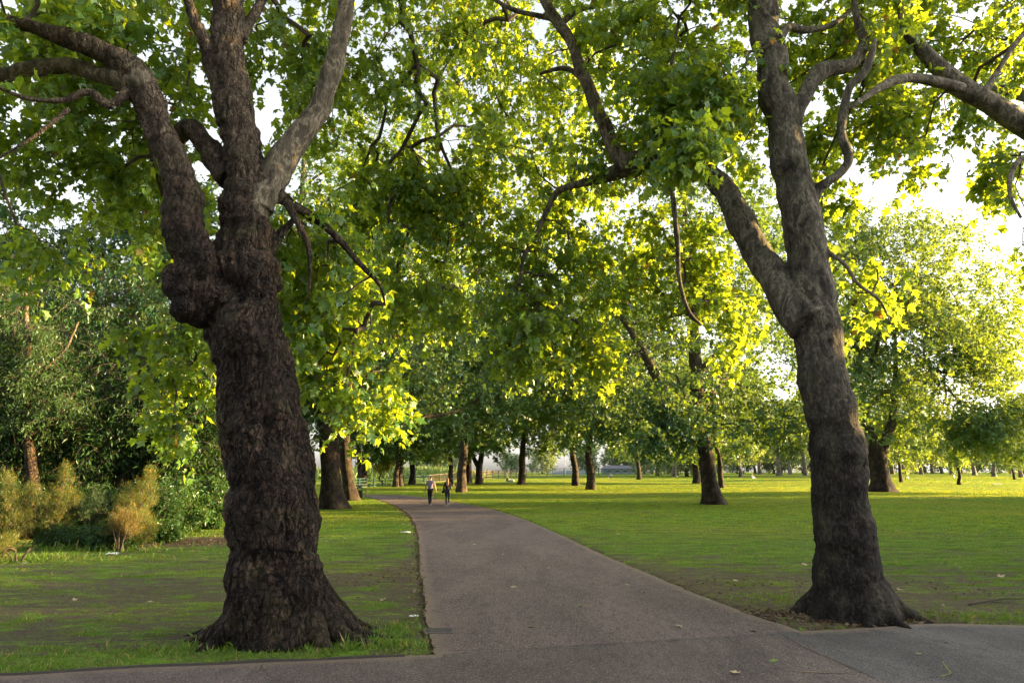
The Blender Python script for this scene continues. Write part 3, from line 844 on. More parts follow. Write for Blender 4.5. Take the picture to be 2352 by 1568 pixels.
TB = gat(806, 1149)
o0 = np.array([TB[0], TB[1], float(gz(TB[0], TB[1]))])
tr_ = cl([(806, 1155, 24), (805, 1145, 20), (800, 1110, 15), (794, 1060, 13), (790, 1000, 12.5), (788, 900, 11), (786, 750, 8), (790, 600, 3)], TB[1])
tt = plane_tree('second row plane', 53, H=24, R=9.5, tr=.65, zb=4.0, nclus=900, ls=.26, tl=.85, trunk=(tr_[0] - o0, tr_[1]), limbs=7, fork=.3, bark='bark_mid', carve=-.06)
stand('plane_tree', 'plane tree with grey flared foot standing next to the litter bin', 'tree', o0, tt)

HB = gat(2024, 1129)
o0 = np.array([HB[0], HB[1], float(gz(HB[0], HB[1]))])
tr_ = ([(0, 0, -.3), (0, 0, .1), (0, 0, .8), (-.05, 0, 2), (-.2, 0, 3.4), (-.9, 0, 6), (-1.1, 0, 10), (-.8, 0, 16), (-.5, 0, 22)], [1.9, 1.3, .95, .78, .8, .5, .4, .25, .08])
ex = [(np.array([(0, 0, 2.6), (.7, 0, 4), (1.6, -.2, 6), (2.5, 0, 10), (3, 0, 15)]), [.6, .5, .4, .25, .1])]
ht = plane_tree('field plane', 54, H=27, R=11.5, tr=.85, zb=3.0, nclus=2000, ls=.30, tl=1.0, trunk=(np.array(tr_[0]), tr_[1]), limbs=8, fork=.25, bark='bark_mid', leaf='right_leaf', extra_limbs=ex,
                carve=-.09, blobs=[((3.2, 0, 14.2), (12.0, 10, 12.2), 2700), ((9, -4, 5.2), (4.5, 3.5, 2.4), 260), ((-5, 2, 21), (8, 7, 7.0), 620), ((10, 0, 11), (5.5, 5, 6), 300)], power=.6)
stand('plane_tree', 'broad bright plane tree with a wide flared foot right of the grey trunk', 'tree', o0, ht, 0, (1.0, 1.0, 1.1))

# shared shapes for the rest
VA = plane_tree('field tree a', 61, H=22, R=9, tr=.36, zb=3.7, nclus=1350, nlf=8, ls=.33, tl=.9, limbs=7, fork=.28, bark='bark_field', flare=1.35, carve=-.07)
VB = plane_tree('field tree b', 62, H=21, R=9.5, tr=.40, zb=4.0, nclus=1350, nlf=8, ls=.33, tl=.9, limbs=8, fork=.3, bark='bark_field', lean=(-1.2, .5), flare=1.4, carve=-.06)
fk = ([(0, 0, -.3), (0, 0, .1), (0, 0, .8), (.05, 0, 2.4), (.4, 0, 4.5), (.9, .2, 9), (1.2, 0, 14), (1, 0, 18)], [.85, .62, .5, .46, .34, .26, .15, .05])
VC = plane_tree('field tree c', 63, H=20, R=8.5, tr=.5, zb=3.9, nclus=1150, nlf=8, ls=.33, tl=.9, limbs=6, fork=.32, bark='bark_field', trunk=(np.array(fk[0]), fk[1]), carve=-.06,
                extra_limbs=[(np.array([(0, 0, 2.2), (-.5, 0, 3.2), (-1.3, .2, 4.8), (-2.4, .3, 8), (-3, 0, 12)]), [.36, .32, .26, .18, .06])])


def on_land(px, py):
    p = gat(px, py); return (p[0], p[1], float(gz(p[0], p[1])) - .02)


proto = {}


def field_tree(v, px, py, rz, s, label, group='trees over the open lawn', cat='tree', nm='plane_tree', loc=None):
    key = id(v)
    loc = on_land(px, py) if loc is None else loc
    if key not in proto:
        e = stand(nm, label, cat, loc, v, rz, s, group); proto[key] = e
    else: e = copy_tree(proto[key], loc, rz, s, label, group)
    return e


field_tree(VA, 1060, 1130, .3, 1.2, 'straight dark trunked tree right of the walking woman')
field_tree(VB, 1357, 1124, 2.2, 1.1, 'slim grey trunked tree, nearest of the middle lawn pair')
field_tree(VA, 1322, 1115, 2.0, 1.15, 'orange lit forked tree just left of the slim grey trunk')
field_tree(VB, 1198, 1113, 4.0, 1.15, 'tree with a leafy trunk standing alone on the sunlit grass')
field_tree(VC, 1100, 1112, 0, 1.0, 'forked tree with its right side lit orange')
field_tree(VA, 1076, 1109, 4.1, 1.3, 'thick ivy footed tree behind the straight dark trunk')
field_tree(VB, 1036, 1116, 1.0, .8, 'thin leaning tree directly behind the walking woman')
field_tree(VA, 909, 1118, 5.0, .85, 'slim trunk, left one of a close pair beyond the path bend')
field_tree(VC, 917, 1116, 1.4, .9, 'orange lit trunk, right one of a close pair beyond the path bend')
field_tree(VB, 946, 1112, 3.1, 1.0, 'tree leaning left by the railings at the path bend')
field_tree(VB, 834, 1117, 5.3, 1.1, 'leaning tree on the left at the far end of the path')
field_tree(VC, 826, 1116, 2.5, .8, 'thin forked tree at the far left end of the path')
field_tree(VA, 1468, 1101, 1.2, 1.0, 'orange trunked tree behind the low hanging leaves')
field_tree(VB, 1658, 1120, .4, .75, 'dark tree hidden close behind the lone mottled trunk')
field_tree(VC, 1600, 1110, 3.3, 1.1, 'tree behind the lone mottled trunk with only its left foot showing')
field_tree(VA, 2070, 1107, 3.7, (.8, .65, .85), 'second flared trunk behind the broad bright tree')
field_tree(VB, 2330, 1101, 1.2, .5, 'dark tree at the far right of the lawn')
# unseen trees right of the view, placed and sized to shade path and lawn
for i, (x, y, h, rz) in enumerate([(30, 0, 6.6, .2), (30, 6.5, 6.4, 1.9), (31, 13, 6.6, 3.0), (32, 20, 6.7, 4.4), (34, 26.5, 7.0, .9), (38, 32, 7.4, 2.4), (43.5, 38, 8.2, 5.1), (50, 43.5, 9.0, 2), (57, 50, 9.6, .5), (51, 48, 9.2, 1.3), (37, 3, 7.2, 3.5), (38, 10, 7.2, 5.5), (39, 17, 7.4, 1.1), (41, 24, 7.6, 2.7), (47, 31, 8.4, 4), (65, 54, 11, 3.1)]):
    field_tree((VA, VB, VC)[i % 3], 0, 0, rz, (.62, .62, h / 22.5), 'tree on the right outside the picture, shading the lawn', 'trees to the right of the view', loc=(x, y, 0))

PO = plane_tree('column tree', 65, H=13.5, R=.8, tr=.2, zb=.8, nclus=330, nlf=8, ls=.22, tl=.35, limbs=5, fork=.2, carve=-1, blobs=[((0, 0, 6.9), (.72, .72, 6.5), 420)])  # unseen tree added to keep the low sun off both big trunks
stand('added_shade_tree', 'narrow upright tree to the right of the view, shading both big trunks', 'tree', (22, 11.75, 0), PO)
# distant trees
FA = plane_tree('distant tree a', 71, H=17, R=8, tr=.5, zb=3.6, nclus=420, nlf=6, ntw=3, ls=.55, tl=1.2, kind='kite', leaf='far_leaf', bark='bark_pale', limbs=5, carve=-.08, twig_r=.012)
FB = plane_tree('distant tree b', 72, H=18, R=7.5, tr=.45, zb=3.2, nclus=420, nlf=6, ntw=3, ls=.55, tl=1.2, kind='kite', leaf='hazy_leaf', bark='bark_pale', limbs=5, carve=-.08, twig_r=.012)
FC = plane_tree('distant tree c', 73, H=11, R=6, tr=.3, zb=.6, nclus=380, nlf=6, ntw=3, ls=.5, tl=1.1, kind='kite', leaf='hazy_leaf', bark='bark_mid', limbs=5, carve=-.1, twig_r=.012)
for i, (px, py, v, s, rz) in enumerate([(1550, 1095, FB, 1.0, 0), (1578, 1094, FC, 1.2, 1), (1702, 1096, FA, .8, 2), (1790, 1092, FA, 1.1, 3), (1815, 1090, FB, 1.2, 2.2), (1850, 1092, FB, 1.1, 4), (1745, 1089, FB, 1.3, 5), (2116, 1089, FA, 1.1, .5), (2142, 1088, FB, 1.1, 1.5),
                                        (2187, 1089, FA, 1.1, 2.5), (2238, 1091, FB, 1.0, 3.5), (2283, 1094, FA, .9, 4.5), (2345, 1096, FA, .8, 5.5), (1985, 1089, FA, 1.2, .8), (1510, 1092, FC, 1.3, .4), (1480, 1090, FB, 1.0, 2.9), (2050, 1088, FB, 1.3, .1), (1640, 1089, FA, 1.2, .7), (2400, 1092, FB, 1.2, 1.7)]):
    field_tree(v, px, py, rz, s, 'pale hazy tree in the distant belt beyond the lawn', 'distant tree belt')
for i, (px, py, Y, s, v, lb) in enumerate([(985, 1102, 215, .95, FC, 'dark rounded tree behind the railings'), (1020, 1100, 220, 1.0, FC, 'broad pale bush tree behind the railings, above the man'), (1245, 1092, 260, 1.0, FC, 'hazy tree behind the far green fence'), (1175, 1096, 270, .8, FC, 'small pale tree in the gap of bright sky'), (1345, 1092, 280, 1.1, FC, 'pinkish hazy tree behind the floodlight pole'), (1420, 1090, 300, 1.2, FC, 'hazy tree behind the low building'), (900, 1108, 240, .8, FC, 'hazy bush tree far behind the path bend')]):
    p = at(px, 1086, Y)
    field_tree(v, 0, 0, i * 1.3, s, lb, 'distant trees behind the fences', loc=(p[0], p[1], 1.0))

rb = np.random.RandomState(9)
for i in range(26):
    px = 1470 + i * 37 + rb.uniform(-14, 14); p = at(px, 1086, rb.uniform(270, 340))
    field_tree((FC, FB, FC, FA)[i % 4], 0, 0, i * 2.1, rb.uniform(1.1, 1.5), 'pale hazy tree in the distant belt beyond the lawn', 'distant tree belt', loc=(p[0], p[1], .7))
CD = plane_tree('cedar', 91, H=15, R=10, tr=.7, zb=3.2, nclus=1500, nlf=8, ls=.34, tl=1.0, kind='lance', leaf='dark_leaf', limbs=9, fork=.2, carve=-.1, droop=.15)
stand('cedar_tree', 'dark spreading evergreen tree at the right edge, behind the bright plane', 'tree', on_land(2600, 1136), CD, 0, .72)

# young yellow tree and a small sapling
YT = plane_tree('young tree', 81, H=4.6, R=1.75, tr=.12, zb=1.9, nclus=150, nlf=8, ntw=3, ls=.24, tl=.55, kind='kite', leaf='yellow_leaf', bark='bark_field', limbs=5, carve=-1, fork=.45, flare=1.2)
stand('young_tree', 'small round yellow-green tree on a thin pale trunk by the path bend', 'tree', on_land(878, 1113), YT)
YS = plane_tree('sapling', 82, H=6, R=1.6, tr=.22, zb=2.4, nclus=90, nlf=7, ntw=3, ls=.3, tl=.6, kind='kite', leaf='right_leaf', bark='bark_mid', limbs=4, carve=-1, fork=.35, flare=1.5)
stand('young_tree', 'small dark sapling alone on the pale far lawn at the right', 'tree', on_land(2203, 1113), YS)

# ================================================================== shrubbery on the left


def shrub(name, label, loc, r, nclus, leaf, kind, ls, tl, seed, group=None, droop=.1, nlf=9, ntw=4, upn=1.0, power=.5, cat='shrub', spire=None, carve=-.2, h0=.0):
    rng = np.random.RandomState(seed)
    rx, ry, rz = r
    C = sample_crown(rng, nclus, (0, 0, rz * .5 + h0), (rx, ry, rz * .56), .05, carve, .9, power, seed)
    if spire:
        for sx, sy, sz, w, n in spire:
            t = rng.uniform(0, 1, n)
            C = np.vstack([C, np.stack([sx + rng.normal(size=n) * w * (1 - t), sy + rng.normal(size=n) * w * (1 - t), rz * .7 + t * sz], 1)])
    mb = MB()
    st = np.array([[math.cos(a) * rx * .15, math.sin(a) * ry * .15, z] for a in np.arange(5) * 1.26 for z in (-.05, .1, .25)])
    D = grow(mb, rng, st, None, C, rtip=.004, mi=1, k=4, rmax=.04)
    D = D * .5 + np.array([0, 0, .5]) * (droop < .3)
    sprays(mb, rng, C, D, ntw, nlf, tl, ls, kind, droop, 0, 1, .003, spread=.8, upn=upn)
    e = empty(name, label, cat, loc, group)
    # stems and foliage are one leafy body with two materials
    link('foliage', mb.data(name, [M[leaf], M['twig']], False), e)
    sb = MB()
    for a in np.arange(5) * 1.26:
        d = np.array([math.cos(a), math.sin(a), 0])
        p, q = spline([d * rx * .1 + [0, 0, -.1], d * rx * .2 + [0, 0, rz * .25], d * rx * .45 + [0, 0, rz * .6]], [.03, .022, .008], .2)
        sb.tube(p, q, 5)
    link('stem', sb.data(name + ' stem', [M['twig']]), e)
    return e


gg = 'gorse bushes at the lawn edge'
gk = dict(droop=-.45, nlf=26, ntw=3, upn=.2, power=.5)


def gorse(label, px, py, r, n, mat, seed, spire=None, ls=.075, tl=.27):
    shrub('gorse_bush', label, on_land(px, py), r, n, mat, 'needle', ls, tl, seed, gg, spire=spire, carve=-.02, **gk)


gorse('golden gorse bush lit by low sun, beside the laurel', 300, 1258, (.62, .55, 1.45), 330, 'gorse_leaf', 101, [(.32, 0, .95, .17, 34), (-.25, 0, .45, .16, 14), (.05, .1, .6, .16, 16)])
gorse('rust brown gorse patch in front of the golden bush', 272, 1266, (.40, .32, .95), 120, 'gorse_dry', 102, [(.0, 0, .35, .15, 10)])
gorse('golden gorse bush with a tall spire by the thin trunk', 128, 1238, (.55, .5, 1.35), 230, 'gorse_leaf', 103, [(.05, 0, 1.15, .2, 44), (.5, 0, .2, .15, 12), (-.4, 0, .3, .14, 12)])
gorse('pale gorse bush cut by the left edge of the picture', 5, 1262, (.8, .6, 1.6), 260, 'gorse_leaf', 104, [(-.1, 0, .8, .2, 26), (.55, 0, .4, .16, 16)])
gorse('low grey green gorse at the bottom left of the shrubbery', 40, 1290, (.6, .4, .5), 70, 'gorse_leaf', 105, None, .075, .22)
gorse('low greyish gorse between the two golden bushes', 205, 1236, (.55, .5, 1.1), 80, 'wispy_leaf', 106, [(.1, 0, .6, .2, 16)])
gorse('brown gorse low at the left edge', 30, 1256, (.42, .35, .8), 60, 'gorse_dry', 107)
for k, (px, py, r, n, lb) in enumerate([(70, 1236, (.9, .5, 1.3), 170, 'dark leafy bush between the left edge and the spire gorse'), (200, 1226, (1.0, .6, 1.5), 200, 'dark leafy bush behind the two golden gorse bushes'), (245, 1262, (.8, .35, .6), 110, 'low dark undergrowth at the foot of the golden gorse'), (150, 1258, (.8, .35, .55), 100, 'low dark undergrowth below the spire gorse'), (340, 1232, (.9, .6, 1.6), 180, 'dark leafy bush between gorse and laurel'), (-40, 1240, (1.0, .7, 1.8), 180, 'dark leafy bush cut by the left edge')]):
    shrub('leafy_bush', lb, on_land(px, py), r, n, 'dark_leaf', 'lance', .13, .28, 140 + k, 'dark bushes of the shrubbery', .3, 8, 4, .8, .35)
lg = 'laurel bushes behind the lawn'
shrub('laurel_bush', 'dense glossy laurel bush between the golden gorse and the huge trunk', on_land(395, 1222), (1.15, .9, 1.75), 300, 'rhodo_leaf', 'lance', .17, .30, 111, lg, .35, 8, 4, .8, .35)
shrub('laurel_bush', 'glossy laurel bush touching the left side of the huge trunk', on_land(478, 1214), (1.05, .9, 1.75), 270, 'rhodo_leaf', 'lance', .17, .30, 112, lg, .35, 8, 4, .8, .35)
shrub('ivy_bush', 'low mound of ivy at the foot of the golden gorse', on_land(352, 1245), (.75, .35, .5), 130, 'rhodo_leaf', 'lobed', .10, .2, 113, None, .2, 8, 4, 1, .5)
dg_ = 'dark evergreen trees of the shrubbery'


def evergreen(label, px, py, Y, s, r, n, leaf, kind, ls, seed, trunk_h=3.0, tr=.18, carve=-.05, group=dg_, name='evergreen_tree', zc=None, droop=.4, tl=.7, lean=(0, 0)):
    c = at(px, 1082, Y)
    t, cr = plane_tree(label[:18], seed, H=r[2] * 2 + .4, R=r[0], tr=tr, zb=.5 if zc is None else zc - r[2], nclus=n, nlf=9, ntw=3, ls=ls, tl=tl, kind=kind, leaf=leaf, bark='bark_mid', limbs=6, fork=.2, carve=carve, lean=lean,
                       blobs=[((lean[0] * .5, lean[1] * .5, r[2] + .2 if zc is None else zc), r, n)], power=.4, droop=droop)
    return stand(name, label, 'tree', (c[0], Y, float(gz(c[0], Y)) - .02), (t, cr), 0, s, group)


evergreen('dark evergreen tree filling the gap left of the huge trunk', 440, 0, 26.5, 1, (2.9, 2.2, 4.2), 900, 'dark_leaf', 'lance', .24, 121, carve=-.12)
evergreen('deep green feathery tree above the golden gorse', 330, 0, 25.5, 1, (2.7, 2.0, 3.6), 760, 'dark_leaf', 'lance', .22, 122, carve=-.08)
evergreen('dark holly like tree behind the thin grey trunk', 150, 0, 25, 1, (3.0, 2.2, 3.6), 800, 'dark_leaf', 'lance', .2, 123, carve=-.08)
evergreen('tangled dark tree at the far left of the shrubbery', -40, 0, 24, 1, (2.8, 2.2, 4.6), 760, 'dark_leaf', 'lance', .2, 124, carve=-.04)
evergreen('tall blue green tree behind the shrubbery with sky showing through', 320, 0, 36, 1, (6.0, 4, 9.5), 1500, 'mid_leaf', 'lobed', .26, 125, carve=-.06, tr=.3)
evergreen('tall wispy tree at the left with bright sky between its twigs', 60, 0, 34, 1, (5.5, 4, 7.5), 900, 'wispy_leaf', 'lance', .24, 126, carve=-.03, tr=.25, droop=.6)
evergreen('dark tree beyond the shrubbery at the left edge', -260, 0, 34, 1, (7, 4, 10), 1300, 'mid_leaf', 'lobed', .26, 127, carve=-.06, tr=.3)
evergreen('mid green tree between the shrubbery and the second path trunk', 560, 0, 40, 1, (5.0, 4, 7.5), 900, 'dark_leaf', 'lobed', .26, 128, carve=-.05, tr=.3)
evergreen('dense mid green tree behind the thin grey trunk', 190, 0, 31, 1, (4.5, 3, 6.0), 950, 'mid_leaf', 'lance', .26, 129, carve=-.1, tr=.25)
evergreen('dense dark tree between the gorse and the left edge', 20, 0, 29, 1, (4.0, 3, 5.2), 900, 'dark_leaf', 'lance', .24, 130, carve=-.1, tr=.25)
# thin grey trunk with bare crooked twigs
nb = on_land(88, 1228)
tch = cl([(88, 1235, 14), (86, 1190, 13), (80, 1130, 13), (70, 1060, 12), (62, 1000, 10), (64, 940, 9), (62, 880, 8), (66, 800, 6), (60, 700, 5), (70, 600, 3)], nb[1])
exs = [cl([(64, 1000, 6), (90, 985, 4), (130, 960, 3), (170, 900, 2)], nb[1]), cl([(62, 900, 5), (100, 850, 4), (150, 800, 3), (180, 740, 2)], nb[1], nb[1] + .5), cl([(64, 960, 5), (30, 930, 4), (0, 880, 3)], nb[1])]
rng = np.random.RandomState(5)
tb = [(P - np.array(nb), R) for P, R in [tch] + exs]
mb = MB()
for P, R in tb: p, r = spline(P, R, .1); mb.tube(p + np.stack([pnoise(p * 2 + s * 9) for s in range(3)], 1) * .05, r, 8)
tm = mb.data('thin trunk', [M['bark_left']])
C = np.vstack([sample_crown(rng, 130, (tch[0][-4] - np.array(nb)) + [.3, 0, .3], (1.5, 1.2, 1.9), None, -.05, .6, .5, 3), sample_crown(rng, 60, (tch[0][4] - np.array(nb)) + [.6, .1, 1.0], (1.3, .8, 1.0), None, -.05, .6, .5, 5)])
cb = MB(); nd = np.vstack([spline(P, R, .2)[0][4:] for P, R in tb])
D = grow(cb, rng, nd, None, C, rtip=.006, mi=1, k=4, rmax=.03)
sprays(cb, rng, C, D, 4, 11, .55, .15, 'lance', .4, 0, 1, .004, spread=1.2)
stand('thin_tree', 'thin crooked tree with small leaves standing behind the golden gorse', 'tree', nb, (tm, cb.data('thin crown', [M['wispy_leaf'], M['twig']], False)))

# ================================================================== land
L_EDGE = [(1000, 1503), (988, 1460), (978, 1400), (972, 1350), (966, 1300), (962, 1250), (956, 1210), (938, 1182), (915, 1165), (885, 1152), (855, 1143), (836, 1139), (790, 1136), (700, 1135)]
R_EDGE = [(1840, 1449), (1700, 1402), (1580, 1356), (1500, 1321), (1400, 1280), (1300, 1234), (1240, 1207), (1180, 1184), (1110, 1165), (1040, 1152), (980, 1143), (905, 1135), (830, 1131), (700, 1130)]


def world_line(pts, n, seed, wob=.05):
    P = np.array([gat(*p)[:2] for p in pts]); P = np.hstack([P, np.zeros((len(P), 1))])
    p, _ = spline(P, np.ones(len(P)), .1)
    s = np.concatenate([[0], np.cumsum(np.linalg.norm(np.diff(p, axis=0), axis=1))])
    u = np.linspace(0, s[-1], n)
    q = np.stack([np.interp(u, s, p[:, k]) for k in range(2)], 1)
    q3 = np.hstack([q, np.zeros((n, 1))])
    q[:, 0] += wob * (pnoise(q3 * 1.3 + seed) + .7 * pnoise(q3 * 4 + seed)) 
    return q


nP = 420
le = world_line(L_EDGE, nP, 3); re_ = world_line(R_EDGE, nP, 8)
# cross path in front of the camera: far edge from left to right
CE_L = np.array([gat(*p)[:2] for p in [(-900, 1568), (-400, 1560), (0, 1551), (300, 1533), (620, 1520), (1000, 1503)]])
CE_R = np.array([gat(*p)[:2] for p in [(1840, 1449), (1900, 1447), (2000, 1441), (2150, 1432), (2352, 1436), (2700, 1440), (3300, 1440)]])


def dense(P, st=.08):
    P = np.hstack([P, np.zeros((len(P), 1))]); return spline(P, np.ones(len(P)), st)[0][:, :2]


ceL, ceR = dense(CE_L), dense(CE_R)
mid_seam = np.array([le[0] + (re_[0] - le[0]) * t for t in np.linspace(0, 1, 60)])
far_edge = np.vstack([ceL[:-1], mid_seam, ceR[1:]])
far_edge[:, 1] += .02 * pnoise(np.hstack([far_edge * 3, np.zeros((len(far_edge), 1))]))


def cross_far(x):
    return np.interp(x, far_edge[:, 0], far_edge[:, 1])


def path_dist(P):
    """signed distance-ish: >0 on the tarmac (metres inside), <0 outside"""
    P = np.asarray(P, float)
    xl = np.interp(P[:, 1], le[:, 1], le[:, 0]); xr = np.interp(P[:, 1], re_[:, 1], re_[:, 0])
    d1 = np.minimum(P[:, 0] - xl, xr - P[:, 0])
    d1 = np.where(P[:, 1] > le[:, 1].max(), -9, d1)
    d2 = cross_far(P[:, 0]) - P[:, 1]
    return np.maximum(d1, d2)


def dirt_at(P):
    P = np.asarray(P, float)
    q = np.hstack([P, np.zeros((len(P), 1))])
    n = .55 * fbm(q * np.array([.4, .9, 1]) + 4, 3) + .8 * fbm(q * np.array([1.4, 3.0, 1]) + 9, 3)
    pd = -path_dist(P)
    near = 1 - sstep(10, 26, P[:, 1])
    w = -.30 + .30 * near
    xl = np.interp(P[:, 1], le[:, 1], le[:, 0])
    w = w + .10 * (P[:, 0] < xl) * near
    w = w + .55 * np.exp(-np.maximum(pd, 0) / .28) * (P[:, 0] < 0) + .38 * np.exp(-np.maximum(pd, 0) / .6) * (P[:, 0] > 0) * (1 - sstep(16, 30, P[:, 1]))
    for c, r0, a in ((RB, 1.5, 1.0), (LB, 1.25, .35), (gat(430, 1245), 1.4, 1.0), (gat(2200, 1340), 2.2, .22), (gat(1600, 1330), 2.0, .26), (gat(860, 1330), 1.3, .35), (gat(2150, 1142), 3.0, .5), (gat(330, 1350), 1.5, .25)):
        w = w + a * np.exp(-(((P[:, 0] - c[0]) ** 2 + (P[:, 1] - c[1]) ** 2) / r0 ** 2))
    # worn line across the lawn
    a, b = gat(1150, 1150), gat(2100, 1235)
    t = np.clip(((P[:, 0] - a[0]) * (b[0] - a[0]) + (P[:, 1] - a[1]) * (b[1] - a[1])) / ((b[0] - a[0]) ** 2 + (b[1] - a[1]) ** 2), 0, 1)
    dl = np.hypot(P[:, 0] - a[0] - t * (b[0] - a[0]), P[:, 1] - a[1] - t * (b[1] - a[1]) - .5 * np.sin(t * 6))
    w = w + .5 * np.exp(-(dl / .35) ** 2)
    # lush strip against the cross path in front of the left tree
    w = w - .8 * np.exp(-((P[:, 1] - cross_far(P[:, 0]) - .25) / .45) ** 2) * (P[:, 0] < -1.6)
    return np.clip((n + w + .05) * 1.5 + .38, 0, .80)


ys = np.concatenate([-np.geomspace(60, 1, 40), np.linspace(0, 5.8, 20), np.geomspace(6, 30, 420), np.geomspace(30.2, 900, 200)])
ts = np.linspace(-1, 1, 560); ts = np.sign(ts) * np.abs(ts) ** 1.15
X = ts[None] * (np.abs(ys)[:, None] * 1.35 + 10); Y = np.repeat(ys[:, None], len(ts), 1)
PV = np.stack([X.ravel(), Y.ravel()], 1)
dirt = dirt_at(PV)
onp = path_dist(PV)
Z = gz(PV[:, 0], PV[:, 1])
lump = .022 * fbm(np.hstack([PV * 2.2, np.zeros((len(PV), 1))]), 3) * (1 - sstep(25, 50, PV[:, 1]))
Z = Z + np.where(onp > -.12, -.03 - .05 * sstep(.1, .4, onp), lump + .012 * (1 - dirt)) 
nx, ny = len(ts), len(ys)
i = np.arange(ny - 1)[:, None] * nx; j = np.arange(nx - 1)[None]
F = np.stack([i + j, i + j + 1, i + nx + j + 1, i + nx + j], -1).reshape(-1, 4)
gm, nt, out = newmat('lawn')
geo = N(nt, 'ShaderNodeNewGeometry'); pos = geo.outputs['Position']
at_ = N(nt, 'ShaderNodeAttribute', attribute_name='dirt')
mpS = N(nt, 'ShaderNodeMapping'); mpS.inputs['Scale'].default_value = (.35, 1, 1); nt.links.new(pos, mpS.inputs[0])
nf = noise(nt, pos, 26, 5, .7); nm_ = noise(nt, mpS.outputs[0], 1.6, 5, .65); nb_ = noise(nt, mpS.outputs[0], .12, 4, .6); nff = noise(nt, pos, 90, 3, .7)
grass = ramp(nt, nf, [(.36, (.046, .110, .014)), (.5, (.122, .240, .030)), (.64, (.225, .350, .066))])
grass = mixc(nt, ramp(nt, nm_, [(.35, (0, 0, 0)), (.65, (.55, .55, .55))]), grass, (.150, .270, .030))
grass = mixc(nt, ramp(nt, nb_, [(.45, (0, 0, 0)), (.62, (.6, .6, .6))]), grass, (.24, .255, .05))
grass = mixc(nt, 1.0, grass, ramp(nt, noise(nt, mpS.outputs[0], 2.6, 9, .78, .4), [(.36, (.42, .42, .42)), (.5, (1, 1, 1)), (.66, (1.55, 1.5, 1.4))]), 'MULTIPLY')
sepy = N(nt, 'ShaderNodeSeparateXYZ'); nt.links.new(pos, sepy.inputs[0])
nearf = N(nt, 'ShaderNodeMapRange', inp={1: 26.0, 2: 9.0, 3: .35, 4: 1.0}); nt.links.new(sepy.outputs[1], nearf.inputs[0])
dry = ramp(nt, noise(nt, mpS.outputs[0], 5.5, 6, .75), [(.46, (0, 0, 0)), (.62, (.85, .85, .85))])
grass = mixc(nt, math_n(nt, 'MULTIPLY', dry, nearf.outputs[0]), grass, (.155, .125, .07))
soil = ramp(nt, nff, [(.36, (.024, .017, .014)), (.5, (.085, .062, .049)), (.64, (.20, .15, .115))])
dm = math_n(nt, 'ADD', at_.outputs['Fac'], math_n(nt, 'ADD', math_n(nt, 'MULTIPLY', math_n(nt, 'SUBTRACT', noise(nt, mpS.outputs[0], 9, 7, .85), .5), 3.6), math_n(nt, 'MULTIPLY', math_n(nt, 'SUBTRACT', noise(nt, pos, 42, 4, .8), .5), 2.2)))
dmr = ramp(nt, dm, [(.44, (0, 0, 0)), (.80, (1, 1, 1))])
c = mixc(nt, dmr, grass, soil)
b = N(nt, 'ShaderNodeBsdfPrincipled', inp={'Roughness': .9}); b.inputs['Specular IOR Level'].default_value = .15
nt.links.new(c, b.inputs['Base Color'])
hh = math_n(nt, 'ADD', math_n(nt, 'MULTIPLY', nf, .6), math_n(nt, 'ADD', math_n(nt, 'MULTIPLY', nm_, 1.2), math_n(nt, 'MULTIPLY', nff, .25)))
bp = N(nt, 'ShaderNodeBump', inp={'Strength': .9, 'Distance': .06}); nt.links.new(hh, bp.inputs['Height'])
# upright blades: scatter the shading normal sideways on grass, so low light catches it
rn = N(nt, 'ShaderNodeTexNoise', inp={'Scale': 60.0, 'Detail': 2, 'Roughness': .8}); nt.links.new(pos, rn.inputs['Vector'])
s1 = N(nt, 'ShaderNodeVectorMath', operation='SUBTRACT'); s1.inputs[1].default_value = (.5, .5, .5); nt.links.new(rn.outputs['Color'], s1.inputs[0])
s2 = N(nt, 'ShaderNodeVectorMath', operation='MULTIPLY'); s2.inputs[1].default_value = (13, 13, 1); nt.links.new(s1.outputs[0], s2.inputs[0])
s3 = N(nt, 'ShaderNodeVectorMath', operation='ADD'); nt.links.new(s2.outputs[0], s3.inputs[0]); nt.links.new(bp.outputs[0], s3.inputs[1])
s4 = N(nt, 'ShaderNodeVectorMath', operation='NORMALIZE'); nt.links.new(s3.outputs[0], s4.inputs[0])
gd = N(nt, 'ShaderNodeBsdfDiffuse'); nt.links.new(c, gd.inputs[0]); nt.links.new(s4.outputs[0], gd.inputs['Normal'])
nt.links.new(bp.outputs[0], b.inputs['Normal'])
gmx = N(nt, 'ShaderNodeMixShader'); nt.links.new(math_n(nt, 'MULTIPLY', math_n(nt, 'SUBTRACT', 1.0, dmr), .85), gmx.inputs[0]); nt.links.new(b.outputs[0], gmx.inputs[1]); nt.links.new(gd.outputs[0], gmx.inputs[2])
nt.links.new(gmx.outputs[0], out.inputs[0])
me = mesh_np('lawn', np.stack([PV[:, 0], PV[:, 1], Z], 1), F, gm)
a = me.attributes.new('dirt', 'FLOAT', 'POINT'); a.data.foreach_set('value', dirt.astype(np.float32))
tag(link('lawn', me), kind='structure')


